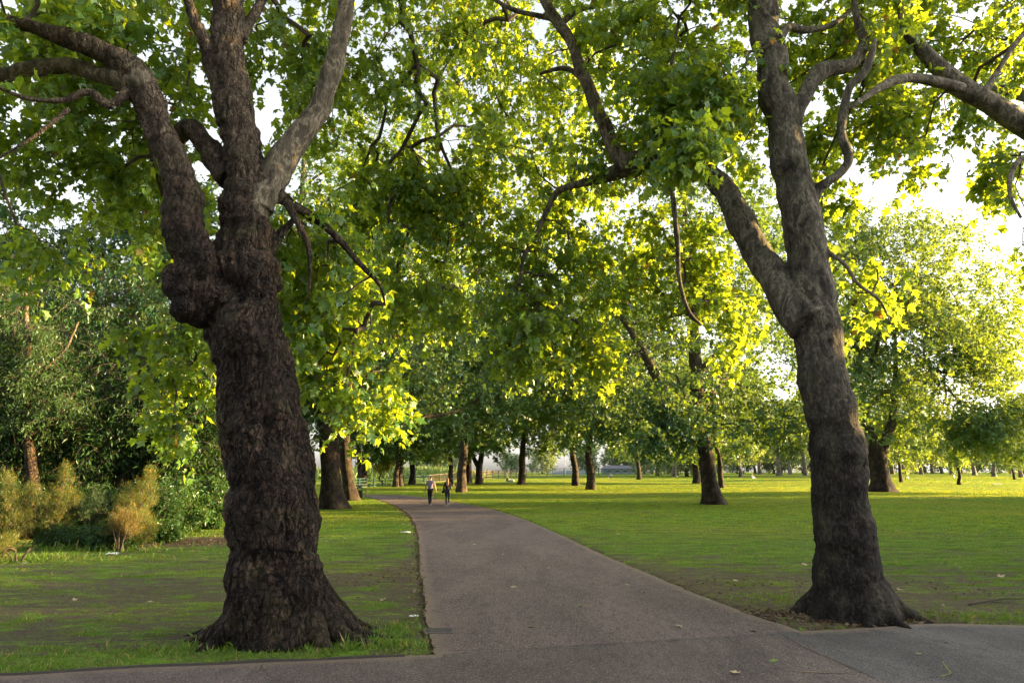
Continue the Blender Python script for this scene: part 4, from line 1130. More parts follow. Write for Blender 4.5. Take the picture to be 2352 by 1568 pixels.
def tarmac(name, lo, hi, grit, edge=(.20, .15, .11), speck=.5):
    m, nt, out = newmat(name)
    g = N(nt, 'ShaderNodeNewGeometry'); pos = g.outputs['Position']
    e = N(nt, 'ShaderNodeAttribute', attribute_name='edge')
    mp = N(nt, 'ShaderNodeMapping'); mp.inputs['Scale'].default_value = (1, .35, 1); nt.links.new(pos, mp.inputs[0])
    big = noise(nt, mp.outputs[0], .9, 6, .65, .5); fine = noise(nt, pos, 48, 5, .8); mid = noise(nt, mp.outputs[0], 9, 6, .75)
    c = ramp(nt, big, [(.38, lo), (.62, hi)])
    c = mixc(nt, ramp(nt, fine, [(.38, (.85, .85, .85)), (.49, (0, 0, 0))]), c, tuple(v * .3 for v in lo))
    c = mixc(nt, ramp(nt, fine, [(.53, (0, 0, 0)), (.62, (speck, speck, speck))]), c, grit)
    c = mixc(nt, ramp(nt, mid, [(.50, (0, 0, 0)), (.66, (.55, .55, .55))]), c, tuple(v * .5 for v in lo))
    # stones: sparse pale chips
    v = N(nt, 'ShaderNodeTexVoronoi', inp={'Scale': 26.0}); nt.links.new(pos, v.inputs['Vector'])
    c = mixc(nt, ramp(nt, v.outputs['Distance'], [(.06, (.55, .55, .55)), (.13, (0, 0, 0))]), c, tuple(min(.5, q * 1.4) for q in grit))
    ed = math_n(nt, 'ADD', e.outputs['Fac'], math_n(nt, 'MULTIPLY', math_n(nt, 'SUBTRACT', noise(nt, pos, 5, 6, .8), .5), .55))
    c = mixc(nt, ramp(nt, ed, [(.02, (.8, .8, .8)), (.22, (0, 0, 0))]), c, edge)
    b = N(nt, 'ShaderNodeBsdfPrincipled', inp={'Roughness': .82}); b.inputs['Specular IOR Level'].default_value = .3
    nt.links.new(c, b.inputs['Base Color'])
    bp = N(nt, 'ShaderNodeBump', inp={'Strength': .8, 'Distance': .012}); nt.links.new(math_n(nt, 'ADD', fine, math_n(nt, 'MULTIPLY', mid, .8)), bp.inputs['Height'])
    nt.links.new(bp.outputs[0], b.inputs['Normal']); nt.links.new(b.outputs[0], out.inputs[0])
    return m


M['path'] = tarmac('worn tarmac', (.082, .061, .057), (.145, .107, .098), (.45, .35, .31), speck=.7)
M['cross'] = tarmac('grey tarmac', (.064, .050, .047), (.122, .096, .089), (.37, .30, .27), speck=.55)
M['side'] = tarmac('smooth blue grey tarmac', (.054, .050, .052), (.106, .097, .098), (.30, .275, .265), speck=.45)


def strip(name, A, B, cols, z, mat, width_edge=True, both=True):
    n = len(A); t = np.linspace(0, 1, cols)
    P = A[:, None] + (B - A)[:, None] * t[None, :, None]
    P = P.reshape(-1, 2)
    w = np.linalg.norm(B - A, axis=1)
    e = (np.minimum(t, 1 - t) if both else t)[None] * w[:, None]
    if not both: e = e + 3.0 * ((A[:, 0] > le[0, 0] + .1) & (A[:, 0] < re_[0, 0] - .1))[:, None]
    V = np.stack([P[:, 0], P[:, 1], gz(P[:, 0], P[:, 1]) + z], 1)
    i = np.arange(n - 1)[:, None] * cols; j = np.arange(cols - 1)[None]
    F = np.stack([i + j, i + j + 1, i + cols + j + 1, i + cols + j], -1).reshape(-1, 4)
    me = mesh_np(name, V, F, mat)
    a = me.attributes.new('edge', 'FLOAT', 'POINT'); a.data.foreach_set('value', np.clip(e.ravel(), 0, 5).astype(np.float32))
    return me


tag(link('path', strip('path', le, re_, 40, .004, M['path'])), kind='structure')
# cross path: left and middle sheet, then the smoother sheet to the right of a slanting joint
j0 = gat(1790, 1459)[:2]; j1 = gat(2000, 1552)[:2]; j2 = j1 + (j1 - j0) * 2.2
lx = far_edge[far_edge[:, 0] <= j0[0]]; lx = np.vstack([lx, [[j0[0], cross_far(j0[0])]]])
nl = len(lx)
near_l = np.stack([np.interp(np.linspace(0, 1, nl), [0, 1], [lx[0, 0], j2[0]]), np.full(nl, -5.0)], 1)
near_l[-1] = j2
me = strip('cross_path', lx, near_l, 90, .004, M['cross'], both=False)
tag(link('cross_path', me), kind='structure')
rx_ = np.vstack([[[j0[0], cross_far(j0[0])]], far_edge[far_edge[:, 0] > j0[0]]])
nr_ = len(rx_)
near_r = np.stack([np.linspace(j2[0], rx_[-1, 0] + 6, nr_), np.linspace(j2[1], -5, nr_)], 1)
tag(link('side_path', strip('side_path', rx_, near_r, 60, .004, M['side'], both=False)), kind='structure')
M['crack'] = simple('tarmac crack', (.022, .020, .018), .95)
M['moss'] = simple('mossy crack', (.13, .14, .035), .95, 0, .5, 20)


def crack(name, pts, w, mat, seed, wob=.03, z=.0075):
    P = np.array([gat(*p) for p in pts]); P[:, 2] = 0
    p, _ = spline(P, np.ones(len(P)), .035)
    p[:, 0] += wob * pnoise(p * 4 + seed) + wob * .4 * pnoise(p * 15 + seed); p[:, 1] += wob * pnoise(p * 4 + seed + 40) + wob * .5 * pnoise(p * 15 + seed + 9)
    T = np.gradient(p, axis=0)[:, :2]; T /= np.linalg.norm(T, axis=1)[:, None]
    Nn = np.stack([-T[:, 1], T[:, 0]], 1) * (w * (.45 + .9 * np.abs(pnoise(p * 6 + seed + 3))))[:, None]
    V = np.vstack([np.hstack([p[:, :2] + Nn, np.full((len(p), 1), z)]), np.hstack([p[:, :2] - Nn, np.full((len(p), 1), z)])])
    n = len(p); i = np.arange(n - 1)
    F = np.stack([i, i + n, i + n + 1, i + 1], 1)
    tag(link(name, mesh_np(name, V, F, mat)), kind='structure')


crack('path_crack', [(1040, 1495), (1150, 1491), (1300, 1484), (1450, 1476), (1600, 1468), (1790, 1458)], .006, M['crack'], 1)
crack('path_crack', [(1795, 1458), (1860, 1492), (1940, 1527), (2010, 1558)], .009, M['crack'], 2)
crack('path_crack', [(2170, 1470), (2135, 1478), (2140, 1490), (2150, 1496)], .006, M['crack'], 3)
crack('path_crack', [(2142, 1505), (2165, 1515), (2170, 1530), (2185, 1545), (2150, 1556), (2100, 1563)], .010, M['crack'], 4)
crack('path_moss', [(2165, 1518), (2172, 1532), (2185, 1547), (2160, 1555)], .016, M['moss'], 6, z=.009)
crack('path_crack', [(1770, 1536), (1850, 1543), (1940, 1548), (1985, 1545)], .008, M['crack'], 5)
crack('path_moss', [(1800, 1538), (1850, 1544), (1900, 1546)], .013, M['dry'] if 'dry' in M else simple('crack litter', (.22, .15, .09), .95, 0, .4, 30), 7, z=.009)
crack('path_crack', [(1160, 1272), (1190, 1290), (1215, 1312)], .007, M['crack'], 8)
crack('path_crack', [(1240, 1290), (1235, 1275), (1265, 1262)], .006, M['crack'], 9)
crack('path_crack', [(600, 1528), (610, 1545), (640, 1566)], .007, M['crack'], 10)

# low edging board on the left of the cross path
ed = dense(np.array([gat(*p)[:2] for p in [(-300, 1560), (0, 1552), (150, 1543), (300, 1534), (480, 1527), (650, 1519), (800, 1513), (930, 1507)]]), .1)
mb = MB()
p3 = np.hstack([ed, np.zeros((len(ed), 1))]); p3[:, 1] += .02 * pnoise(p3 * 2); p3[:, 2] = -.008 + .014 * pnoise(p3 * 1.7 + 5)
for k in range(len(p3) - 1):
    a_, b_ = p3[k], p3[k + 1]; d_ = b_ - a_
    mb.box((a_ + b_) / 2, (np.linalg.norm(d_) * 1.01, .022, .075), math.atan2(d_[1], d_[0]))
M['edging'] = simple('weathered edging', (.045, .038, .033), .9, 0, .4, 14)
tag(link('path_edging', mb.data('path edging', [M['edging']], False)), 'low dark edging strip between the cross path and the left grass', 'edging')

# ------------------------------------------------------------------ grass
rng = np.random.RandomState(77)
mb = MB()


def blades(P, h, lean, seed):
    n = len(P); r = np.random.RandomState(seed)
    a = r.uniform(0, 2 * PI, n)
    A = np.stack([np.cos(a) * lean, np.sin(a) * lean, np.ones(n)], 1) + r.normal(size=(n, 3)) * .15
    Nn = rvec(r, n)
    put_leaves(mb, np.hstack([P, (gz(P[:, 0], P[:, 1]) - .01)[:, None]]), A, Nn, h, 'blade', 0)


def leaf_template_blade():
    return np.array([(-.055, 0, 0), (.055, 0, 0), (.035, .6, .06), (0, 1, .2)]), np.array([(0, 1, 2, 3)])


_lt = leaf_template
def leaf_template(kind):
    if kind == 'tuft': return np.array([(-.28, 0, 0), (.28, 0, 0), (.20, .7, .05), (-.08, 1, .1)]), np.array([(0, 1, 2, 3)])
    return leaf_template_blade() if kind == 'blade' else _lt(kind)


n0 = 420000
yy = 7.0 + (27 - 7.0) * rng.uniform(0, 1, n0) ** 1.35
xx = rng.uniform(-1, 1, n0) * (yy * .80 + .6)
P = np.stack([xx, yy], 1)
pd = path_dist(P); dd = dirt_at(P)
nz_ = fbm(np.hstack([P * 3.5, np.zeros((n0, 1))]) + 2, 2)
keep = (pd < -.03) & (dd + rng.normal(size=n0) * .16 + nz_ * .45 < .50) & (rng.uniform(size=n0) < 1.15 - sstep(12, 26, P[:, 1]))
P = P[keep]; nz_ = nz_[keep]; dk = dd[keep]
h = (.036 + .05 * np.clip(nz_ + .2, 0, 1)) * rng.uniform(.5, 1.4, len(P)) * (1.15 - .5 * dk) * (.9 + P[:, 1] * .012)
blades(P, h, .7, 1)
# lush strip and tall tufts at the foot of the left tree and along the path ends
for (px, py, sx, sy, n, h0) in [(560, 1492, .8, .14, 1900, .09), (700, 1480, .5, .18, 1700, .12), (610, 1470, .35, .12, 500, .18), (690, 1450, .3, .12, 420, .22), (760, 1490, .5, .14, 1600, .09), (900, 1450, .22, .28, 1700, .085), (860, 1480, .4, .14, 1300, .085), (1770, 1375, .35, .25, 1500, .07), (2230, 1415, .9, .18, 2400, .07), (2330, 1425, .6, .12, 1400, .06), (300, 1508, 1.5, .2, 2600, .06), (110, 1285, 1.1, .3, 1300, .13), (190, 1262, .9, .25, 700, .24), (330, 1268, .5, .2, 500, .12), (1640, 1158, 1.2, .5, 700, .08), (450, 1228, .8, .4, 600, .1)]:
    c = gat(px, py)
    q = c[:2] + rng.normal(size=(n, 2)) * [sx, sy]
    q = q[path_dist(q) < -.03]
    cl_ = .35 + 1.0 * np.clip(pnoise(np.hstack([q * 5, np.zeros((len(q), 1))])) + .45, 0, 1)
    blades(q, h0 * cl_ * rng.uniform(.3, 1.35, len(q)), .75, int(px))
# shaggy turf farther out, seen at a grazing angle
n1 = 460000
yy = 20 * (170 / 20.) ** rng.uniform(0, 1, n1)
xx = rng.uniform(-1, 1, n1) * (yy * .80 + 1)
P = np.stack([xx, yy], 1)
nz_ = fbm(np.hstack([P * np.array([.9, 1.6]), np.zeros((n1, 1))]) + 2, 2)
P = P[(path_dist(P) < -.12) & (rng.uniform(size=n1) < sstep(19, 30, yy) * (.75 + 1.3 * nz_)) & (dirt_at(P) < .75)]
n1 = len(P); a = rng.uniform(0, 2 * PI, n1)
put_leaves(mb, np.hstack([P, (gz(P[:, 0], P[:, 1]) - .01)[:, None]]), np.stack([np.cos(a) * .4, np.sin(a) * .4, np.ones(n1)], 1), rvec(rng, n1), rng.uniform(.03, .062, n1) * (.75 + P[:, 1] * .005), 'tuft', 1)
tag(link('grass', mb.data('grass blades', [M['grass'], M['turf']], False)), kind='stuff')
# dry long grass behind the railings and in the far meadow
mb = MB()
for (px, Y, w, n, h0) in [(1030, 200, 12, 1300, 1.5), (1080, 215, 14, 900, 1.4), (1000, 185, 9, 700, 1.2)]:
    c = at(px, 1085, Y)
    q = c[:2] + rng.normal(size=(n, 2)) * [w * .5, 6]
    blades(q, h0 * rng.uniform(.5, 1.2, n), .3, px)
tag(link('meadow_grass', mb.data('meadow grass', [M['dry_grass']], False)), kind='stuff')
mb = MB()
for (px, Y, w, n, h0) in [(870, 150, 12, 2600, 2.2), (950, 175, 10, 1800, 2.4), (800, 140, 8, 1200, 2.2)]:
    c = at(px, 1085, Y)
    q = c[:2] + rng.normal(size=(n, 2)) * [w * .5, 4]
    blades(q, h0 * rng.uniform(.5, 1.2, n), .6, px)
tag(link('rough_grass', mb.data('rough grass', [M['far_leaf']], False)), kind='stuff')
# brown leaf litter
M['litter_leaf'] = leafmat('brown litter', (.07, .045, .03), (.20, .13, .085), (.2, .1, .04), .15, .03, (.33, .26, .18))
mb = MB()
lp = []
for (px, py, sx, sy, n) in [(430, 1245, 1.1, .55, 1500), (560, 1232, 1.0, .6, 400), (1900, 1420, .9, .3, 700), (2010, 1415, .7, .25, 500), (1790, 1412, .5, .25, 250), (2200, 1345, 1.8, .7, 350), (860, 1330, .7, .7, 350), (1640, 1345, 1.2, .5, 260)]:
    c = gat(px, py); q = c[:2] + rng.normal(size=(n, 2)) * [sx, sy]; lp.append(q[path_dist(q) < .0])
k = rng.randint(0, nP * 6 // 10, 900); q = le[k] + np.stack([-np.abs(rng.normal(size=900)) * .16 + .05, rng.normal(size=900) * .1], 1); lp.append(q)
lp = np.vstack(lp); n = len(lp)
put_leaves(mb, np.hstack([lp, (gz(lp[:, 0], lp[:, 1]) + rng.uniform(.012, .03, n))[:, None]]), np.stack([rng.normal(size=n), rng.normal(size=n), rng.normal(size=n) * .25], 1), np.tile([0, 0, 1.], (n, 1)) + rng.normal(size=(n, 3)) * .3, rng.uniform(.025, .075, n), 'kite', 0)
tag(link('leaf_litter', mb.data('leaf litter', [M['litter_leaf']], False)), kind='stuff')

# single fallen leaves
M['fallen_green'] = simple('fallen leaf', (.16, .22, .06), .6, 0, .3, 20)
M['fallen_pale'] = simple('dry fallen leaf', (.42, .32, .20), .7, 0, .3, 20)


def one_leaf(name, mat, curl):
    T, Q = _lt('plane'); V = T.copy(); V[:, 1] -= .4; V[:, 2] = curl * (V[:, 0] ** 2 + V[:, 1] ** 2) + .02 * np.sin(V[:, 0] * 9)
    mb = MB(); mb.add(V, Q); p = np.array([(0, -.4, .0), (.02, -.62, .03), (.0, -.8, .08)]); mb.tube(p, np.array([.012, .01, .01]), 4)
    return mb.data(name, [mat])


fm = [one_leaf('fallen leaf', M['fallen_green'], .25), one_leaf('dry leaf', M['fallen_pale'], .6)]
spots = [(1362, 1341, 0), (1440, 1344, 0), (1155, 1274, 1), (1090, 1251, 1), (1220, 1440, 0), (1330, 1393, 0), (2175, 1476, 0), (2110, 1503, 0), (1778, 1519, 0), (1690, 1548, 1), (1250, 1240, 0), (1060, 1220, 1), (1120, 1222, 0), (1480, 1360, 1), (1260, 1306, 1), (1180, 1350, 1), (1625, 1378, 0), (1410, 1412, 1), (1730, 1450, 0), (1560, 1440, 1), (1010, 1225, 0), (1075, 1268, 1)]
first = [None, None]
gi = ('fallen leaves on the tarmac', 'dry fallen leaves on the tarmac')
gl = ('green fallen leaf lying on the tarmac of the path', 'dry brown fallen leaf lying on the tarmac of the path')
for px, py, t in spots:
    p = gat(px, py); o = link('fallen_leaf', fm[t], None, (p[0], p[1], float(gz(p[0], p[1])) + .012))
    s = random.uniform(.07, .12); o.scale = (s, s, s); o.rotation_euler = (random.uniform(-.2, .2), random.uniform(-.2, .2), random.uniform(0, 6))
    tag(o, gl[t], 'leaf', gi[t])
for px, py in [(345, 1390), (610, 1260), (792, 1240), (1690, 1340), (1848, 1302), (1990, 1390), (2068, 1362), (2300, 1330), (2170, 1300), (2236, 1160), (880, 1385), (822, 1380), (55, 1300), (470, 1290), (1420, 1230), (1870, 1312), (170, 1385), (260, 1420), (505, 1440), (2060, 1222)]:
    p = gat(px, py); o = link('fallen_leaf', fm[1], None, (p[0], p[1], float(gz(p[0], p[1])) + .05))
    s = random.uniform(.09, .15); o.scale = (s, s, s); o.rotation_euler = (random.uniform(-.3, .3), random.uniform(-.3, .3), random.uniform(0, 6))
    tag(o, 'pale dry fallen leaf lying on the grass', 'leaf', 'fallen leaves on the grass')

# scraps of litter
M['paper'] = simple('white paper', (.75, .75, .76), .6)


def scrap(label, px, py, s, seed):
    r = np.random.RandomState(seed); n = 7
    g = np.stack(np.meshgrid(np.linspace(-.5, .5, n), np.linspace(-.5, .5, n)), -1).reshape(-1, 2)
    q = np.hstack([g * 3.1, np.full((n * n, 1), seed)])
    V = np.stack([g[:, 0] + .1 * pnoise(q + 5), g[:, 1] * .7 + .1 * pnoise(q + 8), .18 * (pnoise(q * 1.3) + .6) + .05], 1) * s
    i = np.arange(n - 1)[:, None] * n; j = np.arange(n - 1)[None]
    F = np.stack([i + j, i + j + 1, i + n + j + 1, i + n + j], -1).reshape(-1, 4)
    p = gat(px, py)
    o = link('paper_scrap', mesh_np('paper', V, F, M['paper']), None, (p[0], p[1], float(gz(p[0], p[1])) + .02))
    tag(o, label, 'litter')


scrap('crumpled white paper on the left grass halfway along the path edge', 932, 1226, .30, 1)
scrap('white paper scrap lying in front of the golden gorse', 258, 1276, .26, 2)
scrap('small white scrap on the bare soil right of the huge trunk', 950, 1420, .12, 3)
scrap('white scrap on the far pale lawn at the right', 2291, 1114, .9, 4)
scrap('pale bark chip by the roots of the right tree', 1906, 1418, .14, 5)

# fallen branch at the right edge
mb = MB()
pts = [gat(2225, 1391), gat(2260, 1389), gat(2310, 1385), gat(2370, 1383), gat(2450, 1378)]
P = np.array(pts); b0 = P[0].copy(); P = P - b0; P[:, 2] = [.02, .05, .07, .06, .1]
p, r = spline(P, [.016, .014, .012, .010, .006], .08); mb.tube(p + np.stack([pnoise(p * 5), pnoise(p * 5 + 9), pnoise(p * 5 + 20) * .3], 1) * .02, r, 6)
Q = np.array([P[2], gat(2335, 1370) - b0, gat(2370, 1358) - b0]); Q[1:, 2] = [.12, .2]
p, r = spline(Q, [.009, .007, .004], .08); mb.tube(p, r, 5)
Q = np.array([P[1] + [.1, 0, 0], gat(2330, 1398) - b0]); Q[1:, 2] = [.08]
p, r = spline(Q, [.006, .003], .08); mb.tube(p, r, 5)
tag(link('fallen_branch', mb.data('fallen branch', [M['twig']]), None, b0), 'dark fallen twig lying on the grass at the right edge', 'branch')

# drain grating sunk in the path edge
dg0 = gat(997, 1449)
e = empty('drain_grate', 'half buried drain grate at the left edge of the path', 'drain', (dg0[0] + .06, dg0[1], -.004)); e.scale = (.75, .8, 1)
M['iron'] = simple('old iron', (.10, .088, .078), .75, .2, .4, 30)
mb = MB()
for (x, y, sx, sy) in [(0, .16, .5, .03), (0, -.16, .5, .03), (-.235, 0, .03, .29), (.235, 0, .03, .29)]: mb.box((x, y, .006), (sx, sy, .022))
link('frame', mb.data('grate frame', [M['iron']], False), e)
mb = MB()
for k in range(5): mb.box((0, -.11 + k * .055, .004), (.44, .022, .018))
link('grating', mb.data('grate bars', [M['iron']], False), e)

# ------------------------------------------------------------------ bin, hoop, fences, pole, building
M['green_paint'] = simple('dark green paint', (.012, .030, .024), .45)
bp_ = on_land(825, 1143)
e = empty('litter_bin', 'dark green litter bin with a pitched lid beside the path', 'bin', bp_, None, .2)
mb = MB()
for sx, sy in ((-1, 0), (1, 0), (0, 1), (0, -1)):
    mb.box((sx * .20, sy * .20, .30), (.03 if sx else .42, .03 if sy else .42, .56))
for k in range(5):
    for sx, sy in ((-1, 0), (1, 0), (0, 1), (0, -1)):
        off = -.16 + k * .08
        mb.box((sx * .218 + (off if sy else 0), sy * .218 + (off if sx else 0), .30), (.012 if sx else .05, .012 if sy else .05, .5))
mb.box((0, 0, .05), (.38, .38, .04))
link('body', mb.data('bin body', [M['green_paint']], False), e)
for sx in (-1, 1):
    for sy in (-1, 1):
        mb = MB(); mb.box((sx * .19, sy * .19, .67), (.03, .03, .2)); link('post', mb.data('bin post', [M['green_paint']], False), e)
mb = MB()
V_ = [(-.27, -.27, .76), (.27, -.27, .76), (.27, .27, .76), (-.27, .27, .76), (0, 0, .97)]
mb.add(V_, [[0, 1, 4], [1, 2, 4], [2, 3, 4], [3, 0, 4]]); mb.add([(x, y, z) for x, y, z in V_[:4]], [[3, 2, 1, 0]])
link('lid', mb.data('bin lid', [M['green_paint']], False), e)
hp = on_land(836, 1143)
mb = MB()
p, r = spline([(-.16, 0, -.1), (-.16, 0, .45), (-.13, 0, .56), (0, 0, .58), (.13, 0, .57), (.16, 0, .45), (.16, 0, -.1)], [.022] * 7, .05); mb.tube(p, r, 8)
p, r = spline([(-.16, 0, .3), (.16, 0, .3)], [.014] * 2, .1); mb.tube(p, r, 6)
tag(link('hoop_rail', mb.data('hoop rail', [M['green_paint']]), None, hp), 'low dark metal hoop rail right of the litter bin', 'rail')

M['fence_green'] = simple('green fence wire', (.055, .13, .11), .6)
M['fence_brown'] = simple('railing wood', (.17, .135, .10), .8)


def fence(label, pts, hpx, mat, mesh_step, pst, name='fence', barw=.03, rails=2):
    B = np.array([gat(*p) for p in pts]); B[:, 2] = gz(B[:, 0], B[:, 1])
    e = empty(name, label, 'fence', B[0])
    H = [h * b[1] / FPX for h, b in zip(hpx, B)]
    p, hh = spline(B, H, .25)
    s = np.concatenate([[0], np.cumsum(np.linalg.norm(np.diff(p, axis=0), axis=1))])
    sample = lambda u: (np.array([np.interp(u, s, p[:, k]) for k in range(3)]), np.interp(u, s, hh))
    u = 0
    while u < s[-1]:
        b, h = sample(u); mb = MB(); mb.box(b - B[0] + [0, 0, h / 2], (.14, .14, h * 1.06)); link('post', mb.data('fence post', [mat], False), e); u += pst
    mb = MB(); us = np.arange(0, s[-1], mesh_step)
    for u in us:
        b, h = sample(u); mb.box(b - B[0] + [0, .04, h * .5], (barw, barw, h * .94))
    k = np.arange(0, s[-1], 1.0)
    for f in ((.04, .97) if rails == 2 else (.04, .35, .66, .97)):
        q = np.array([sample(v)[0] - B[0] + [0, .04, f * sample(v)[1]] for v in k]); mb.tube(q, np.full(len(q), .03), 4)
    link('mesh_panel', mb.data('fence mesh', [mat], False), e)


fence('green wire fence along the grass beyond the path bend', [(780, 1121), (830, 1119), (880, 1116), (930, 1112), (985, 1108)], [21, 20, 19, 18, 17], M['fence_green'], .35, 4.0, rails=4)
fence('brown railings behind the walking man', [(985, 1108), (1020, 1105), (1060, 1102), (1105, 1100)], [17, 17, 17, 17], M['fence_brown'], .30, 5.5, barw=.05)
fence('tall wire fence with metal rails beyond the sunlit lawn', [(1105, 1100), (1125, 1099), (1180, 1097), (1225, 1095), (1270, 1093.5)], [17, 18, 18, 18, 18], M['fence_brown'], .5, 3.3, barw=.02, rails=4)
fence('far green mesh fence in front of the low grey barrier', [(1270, 1093.5), (1310, 1093), (1345, 1093), (1400, 1093)], [18, 18, 17, 16], M['fence_green'], .35, 3.0, barw=.07, rails=4)
M['grey_wall'] = simple('grey barrier', (.36, .40, .46), .7, 0, .1, .5)
mb = MB(); p0 = at(1262, 1090, 232); p1 = at(1345, 1090, 232)
mb.add([(p0[0], 232, 1.0), (p1[0], 232, 1.0), (p1[0], 232, 2.3), (p0[0] + 8, 232, 2.3), (p0[0], 232, 1.6), (p0[0], 233, 1.0), (p1[0], 233, 1.0), (p1[0], 233, 2.3), (p0[0] + 8, 233, 2.3), (p0[0], 233, 1.6)],
       [[0, 1, 2, 3], [5, 8, 7, 6], [3, 2, 7, 8], [4, 3, 8, 9], [1, 6, 7, 2], [0, 4, 9, 5]]); mb.add([(p0[0], 232, 1.0), (p0[0] + 8, 232, 2.3), (p0[0], 232, 1.6)], [[0, 1, 2]])
for k in range(6): mb.box((p0[0] + 2 + k * 1.9, 231.95, 1.6), (.12, .08, 1.1))
tag(link('barrier_wall', mb.data('barrier', [M['grey_wall']], False)), 'long pale grey barrier wall behind the far green fence', 'wall')
M['white_paint'] = simple('white paint', (.75, .76, .78), .4)
fp = at(1298, 1086, 225)
e = empty('floodlight_pole', 'tall white floodlight pole behind the far fence', 'pole', (fp[0], 225, 1.0))
mb = MB(); p, r = spline([(0, 0, -.3), (0, 0, 4), (0, 0, 9)], [.16, .14, .09], .5); mb.tube(p, r, 8); link('pole', mb.data('pole', [M['white_paint']]), e)
mb = MB(); mb.box((0, 0, 9.0), (1.2, .12, .12)); mb.box((-.4, -.1, 9.2), (.45, .25, .35)); mb.box((.4, -.1, 9.2), (.45, .25, .35)); link('lamp_head', mb.data('lamps', [M['white_paint']], False), e)
pp = at(888, 1100, 150)
mb = MB(); p, r = spline([(0, 0, -.3), (0, 0, 1.5), (0, 0, 3.2)], [.16, .15, .14], .5); mb.tube(p, r, 8)
mb.box((0, 0, 3.3), (.5, .3, .18)); mb.box((0, 0, .1), (.5, .5, .25))
tag(link('lamp_post', mb.data('short pole', [M['white_paint']]), None, (pp[0], 150, float(gz(pp[0], 150)))), 'short white post behind the young yellow tree', 'post')
# low building
hb = at(1424, 1090, 240)
e = empty('pavilion', 'low grey roofed pavilion far beyond the lawn', 'building', (hb[0], 240, 1.0))
M['slate'] = simple('grey roof', (.10, .10, .12), .7); M['render'] = simple('pale wall', (.13, .17, .17), .8); M['dark_glass'] = simple('dark glass', (.05, .07, .08), .15)
mb = MB()
for sx, sy, w, d in ((0, -3, 12, .2), (0, 3, 12, .2), (-6, 0, .2, 5.8), (6, 0, .2, 5.8)): mb.box((sx, sy, .95), (w, d, 1.9))
link('wall', mb.data('pavilion wall', [M['render']], False), e)
mb = MB()
mb.add([(-6.6, -3.6, 1.85), (6.6, -3.6, 1.85), (5, 0, 3.0), (-5, 0, 3.0), (-6.6, 3.6, 1.85), (6.6, 3.6, 1.85)], [[0, 1, 2, 3], [3, 2, 5, 4]]); mb.add([(-6.6, -3.6, 1.85), (-5, 0, 3.0), (-6.6, 3.6, 1.85), (6.6, -3.6, 1.85), (5, 0, 3.0), (6.6, 3.6, 1.85)], [[0, 1, 2], [3, 5, 4]])
link('roof', mb.data('pavilion roof', [M['slate']], False), e)
for k in range(4):
    mb = MB(); mb.box((-4.2 + k * 2.8, -3.13, 1.05), (1.3, .06, .9)); w_ = link('window', mb.data('window', [M['dark_glass']], False), e)
    
    for nm_q, zz in (('lintel', 1.54), ('sill', .56)):
        mb = MB(); mb.box((-4.2 + k * 2.8, -3.16, zz), (1.5, .08, .08)); link(nm_q, mb.data(nm_q, [M['white_paint']], False), w_)
mb = MB(); mb.box((5.2, -3.13, .85), (.9, .06, 1.7)); link('door', mb.data('door', [M['green_paint']], False), e)
# ================================================================== people


def skin(name, pts, edges, mat, levels=2):
    """pts: {key: (x,y,z,r)}; first key is the root"""
    keys = list(pts); ix = {k: i for i, k in enumerate(keys)}
    me = bpy.data.meshes.new(name)
    me.from_pydata([pts[k][:3] for k in keys], [(ix[a], ix[b]) for a, b in edges], [])
    o = link('tmp', me)
    o.modifiers.new('s', 'SKIN')
    for k, v in zip(keys, me.skin_vertices[0].data):
        r = pts[k][3]; v.radius = (r, r) if np.isscalar(r) else r
    me.skin_vertices[0].data[0].use_root = True
    sb = o.modifiers.new('u', 'SUBSURF'); sb.levels = levels; sb.render_levels = levels
    ev = bpy.data.meshes.new_from_object(o.evaluated_get(bpy.context.evaluated_depsgraph_get()))
    bpy.data.objects.remove(o)
    ev.name = name; ev.materials.clear(); ev.materials.append(mat)
    for p in ev.polygons: p.use_smooth = True
    return ev


def chain_edges(*chs):
    e = []
    for c in chs: e += list(zip(c[:-1], c[1:]))
    return e


M['skin'] = simple('skin', (.42, .24, .17), .6, 0, .06)
M['shirt'] = simple('lilac shirt', (.22, .19, .27), .85, 0, .12, 20)
M['black_cloth'] = simple('black cloth', (.010, .010, .013), .85)
M['navy_cloth'] = simple('navy leggings', (.012, .016, .035), .8)
M['grey_hair'] = simple('short hair', (.09, .07, .055), .8)
M['fair_hair'] = simple('long fair hair', (.30, .19, .10), .6, 0, .3, 30)
M['shoe'] = simple('dark shoe', (.02, .02, .025), .6)
M['sole'] = simple('white sole', (.7, .7, .7), .6)
M['blue_cloth'] = simple('pale blue cloth', (.45, .55, .68), .85)


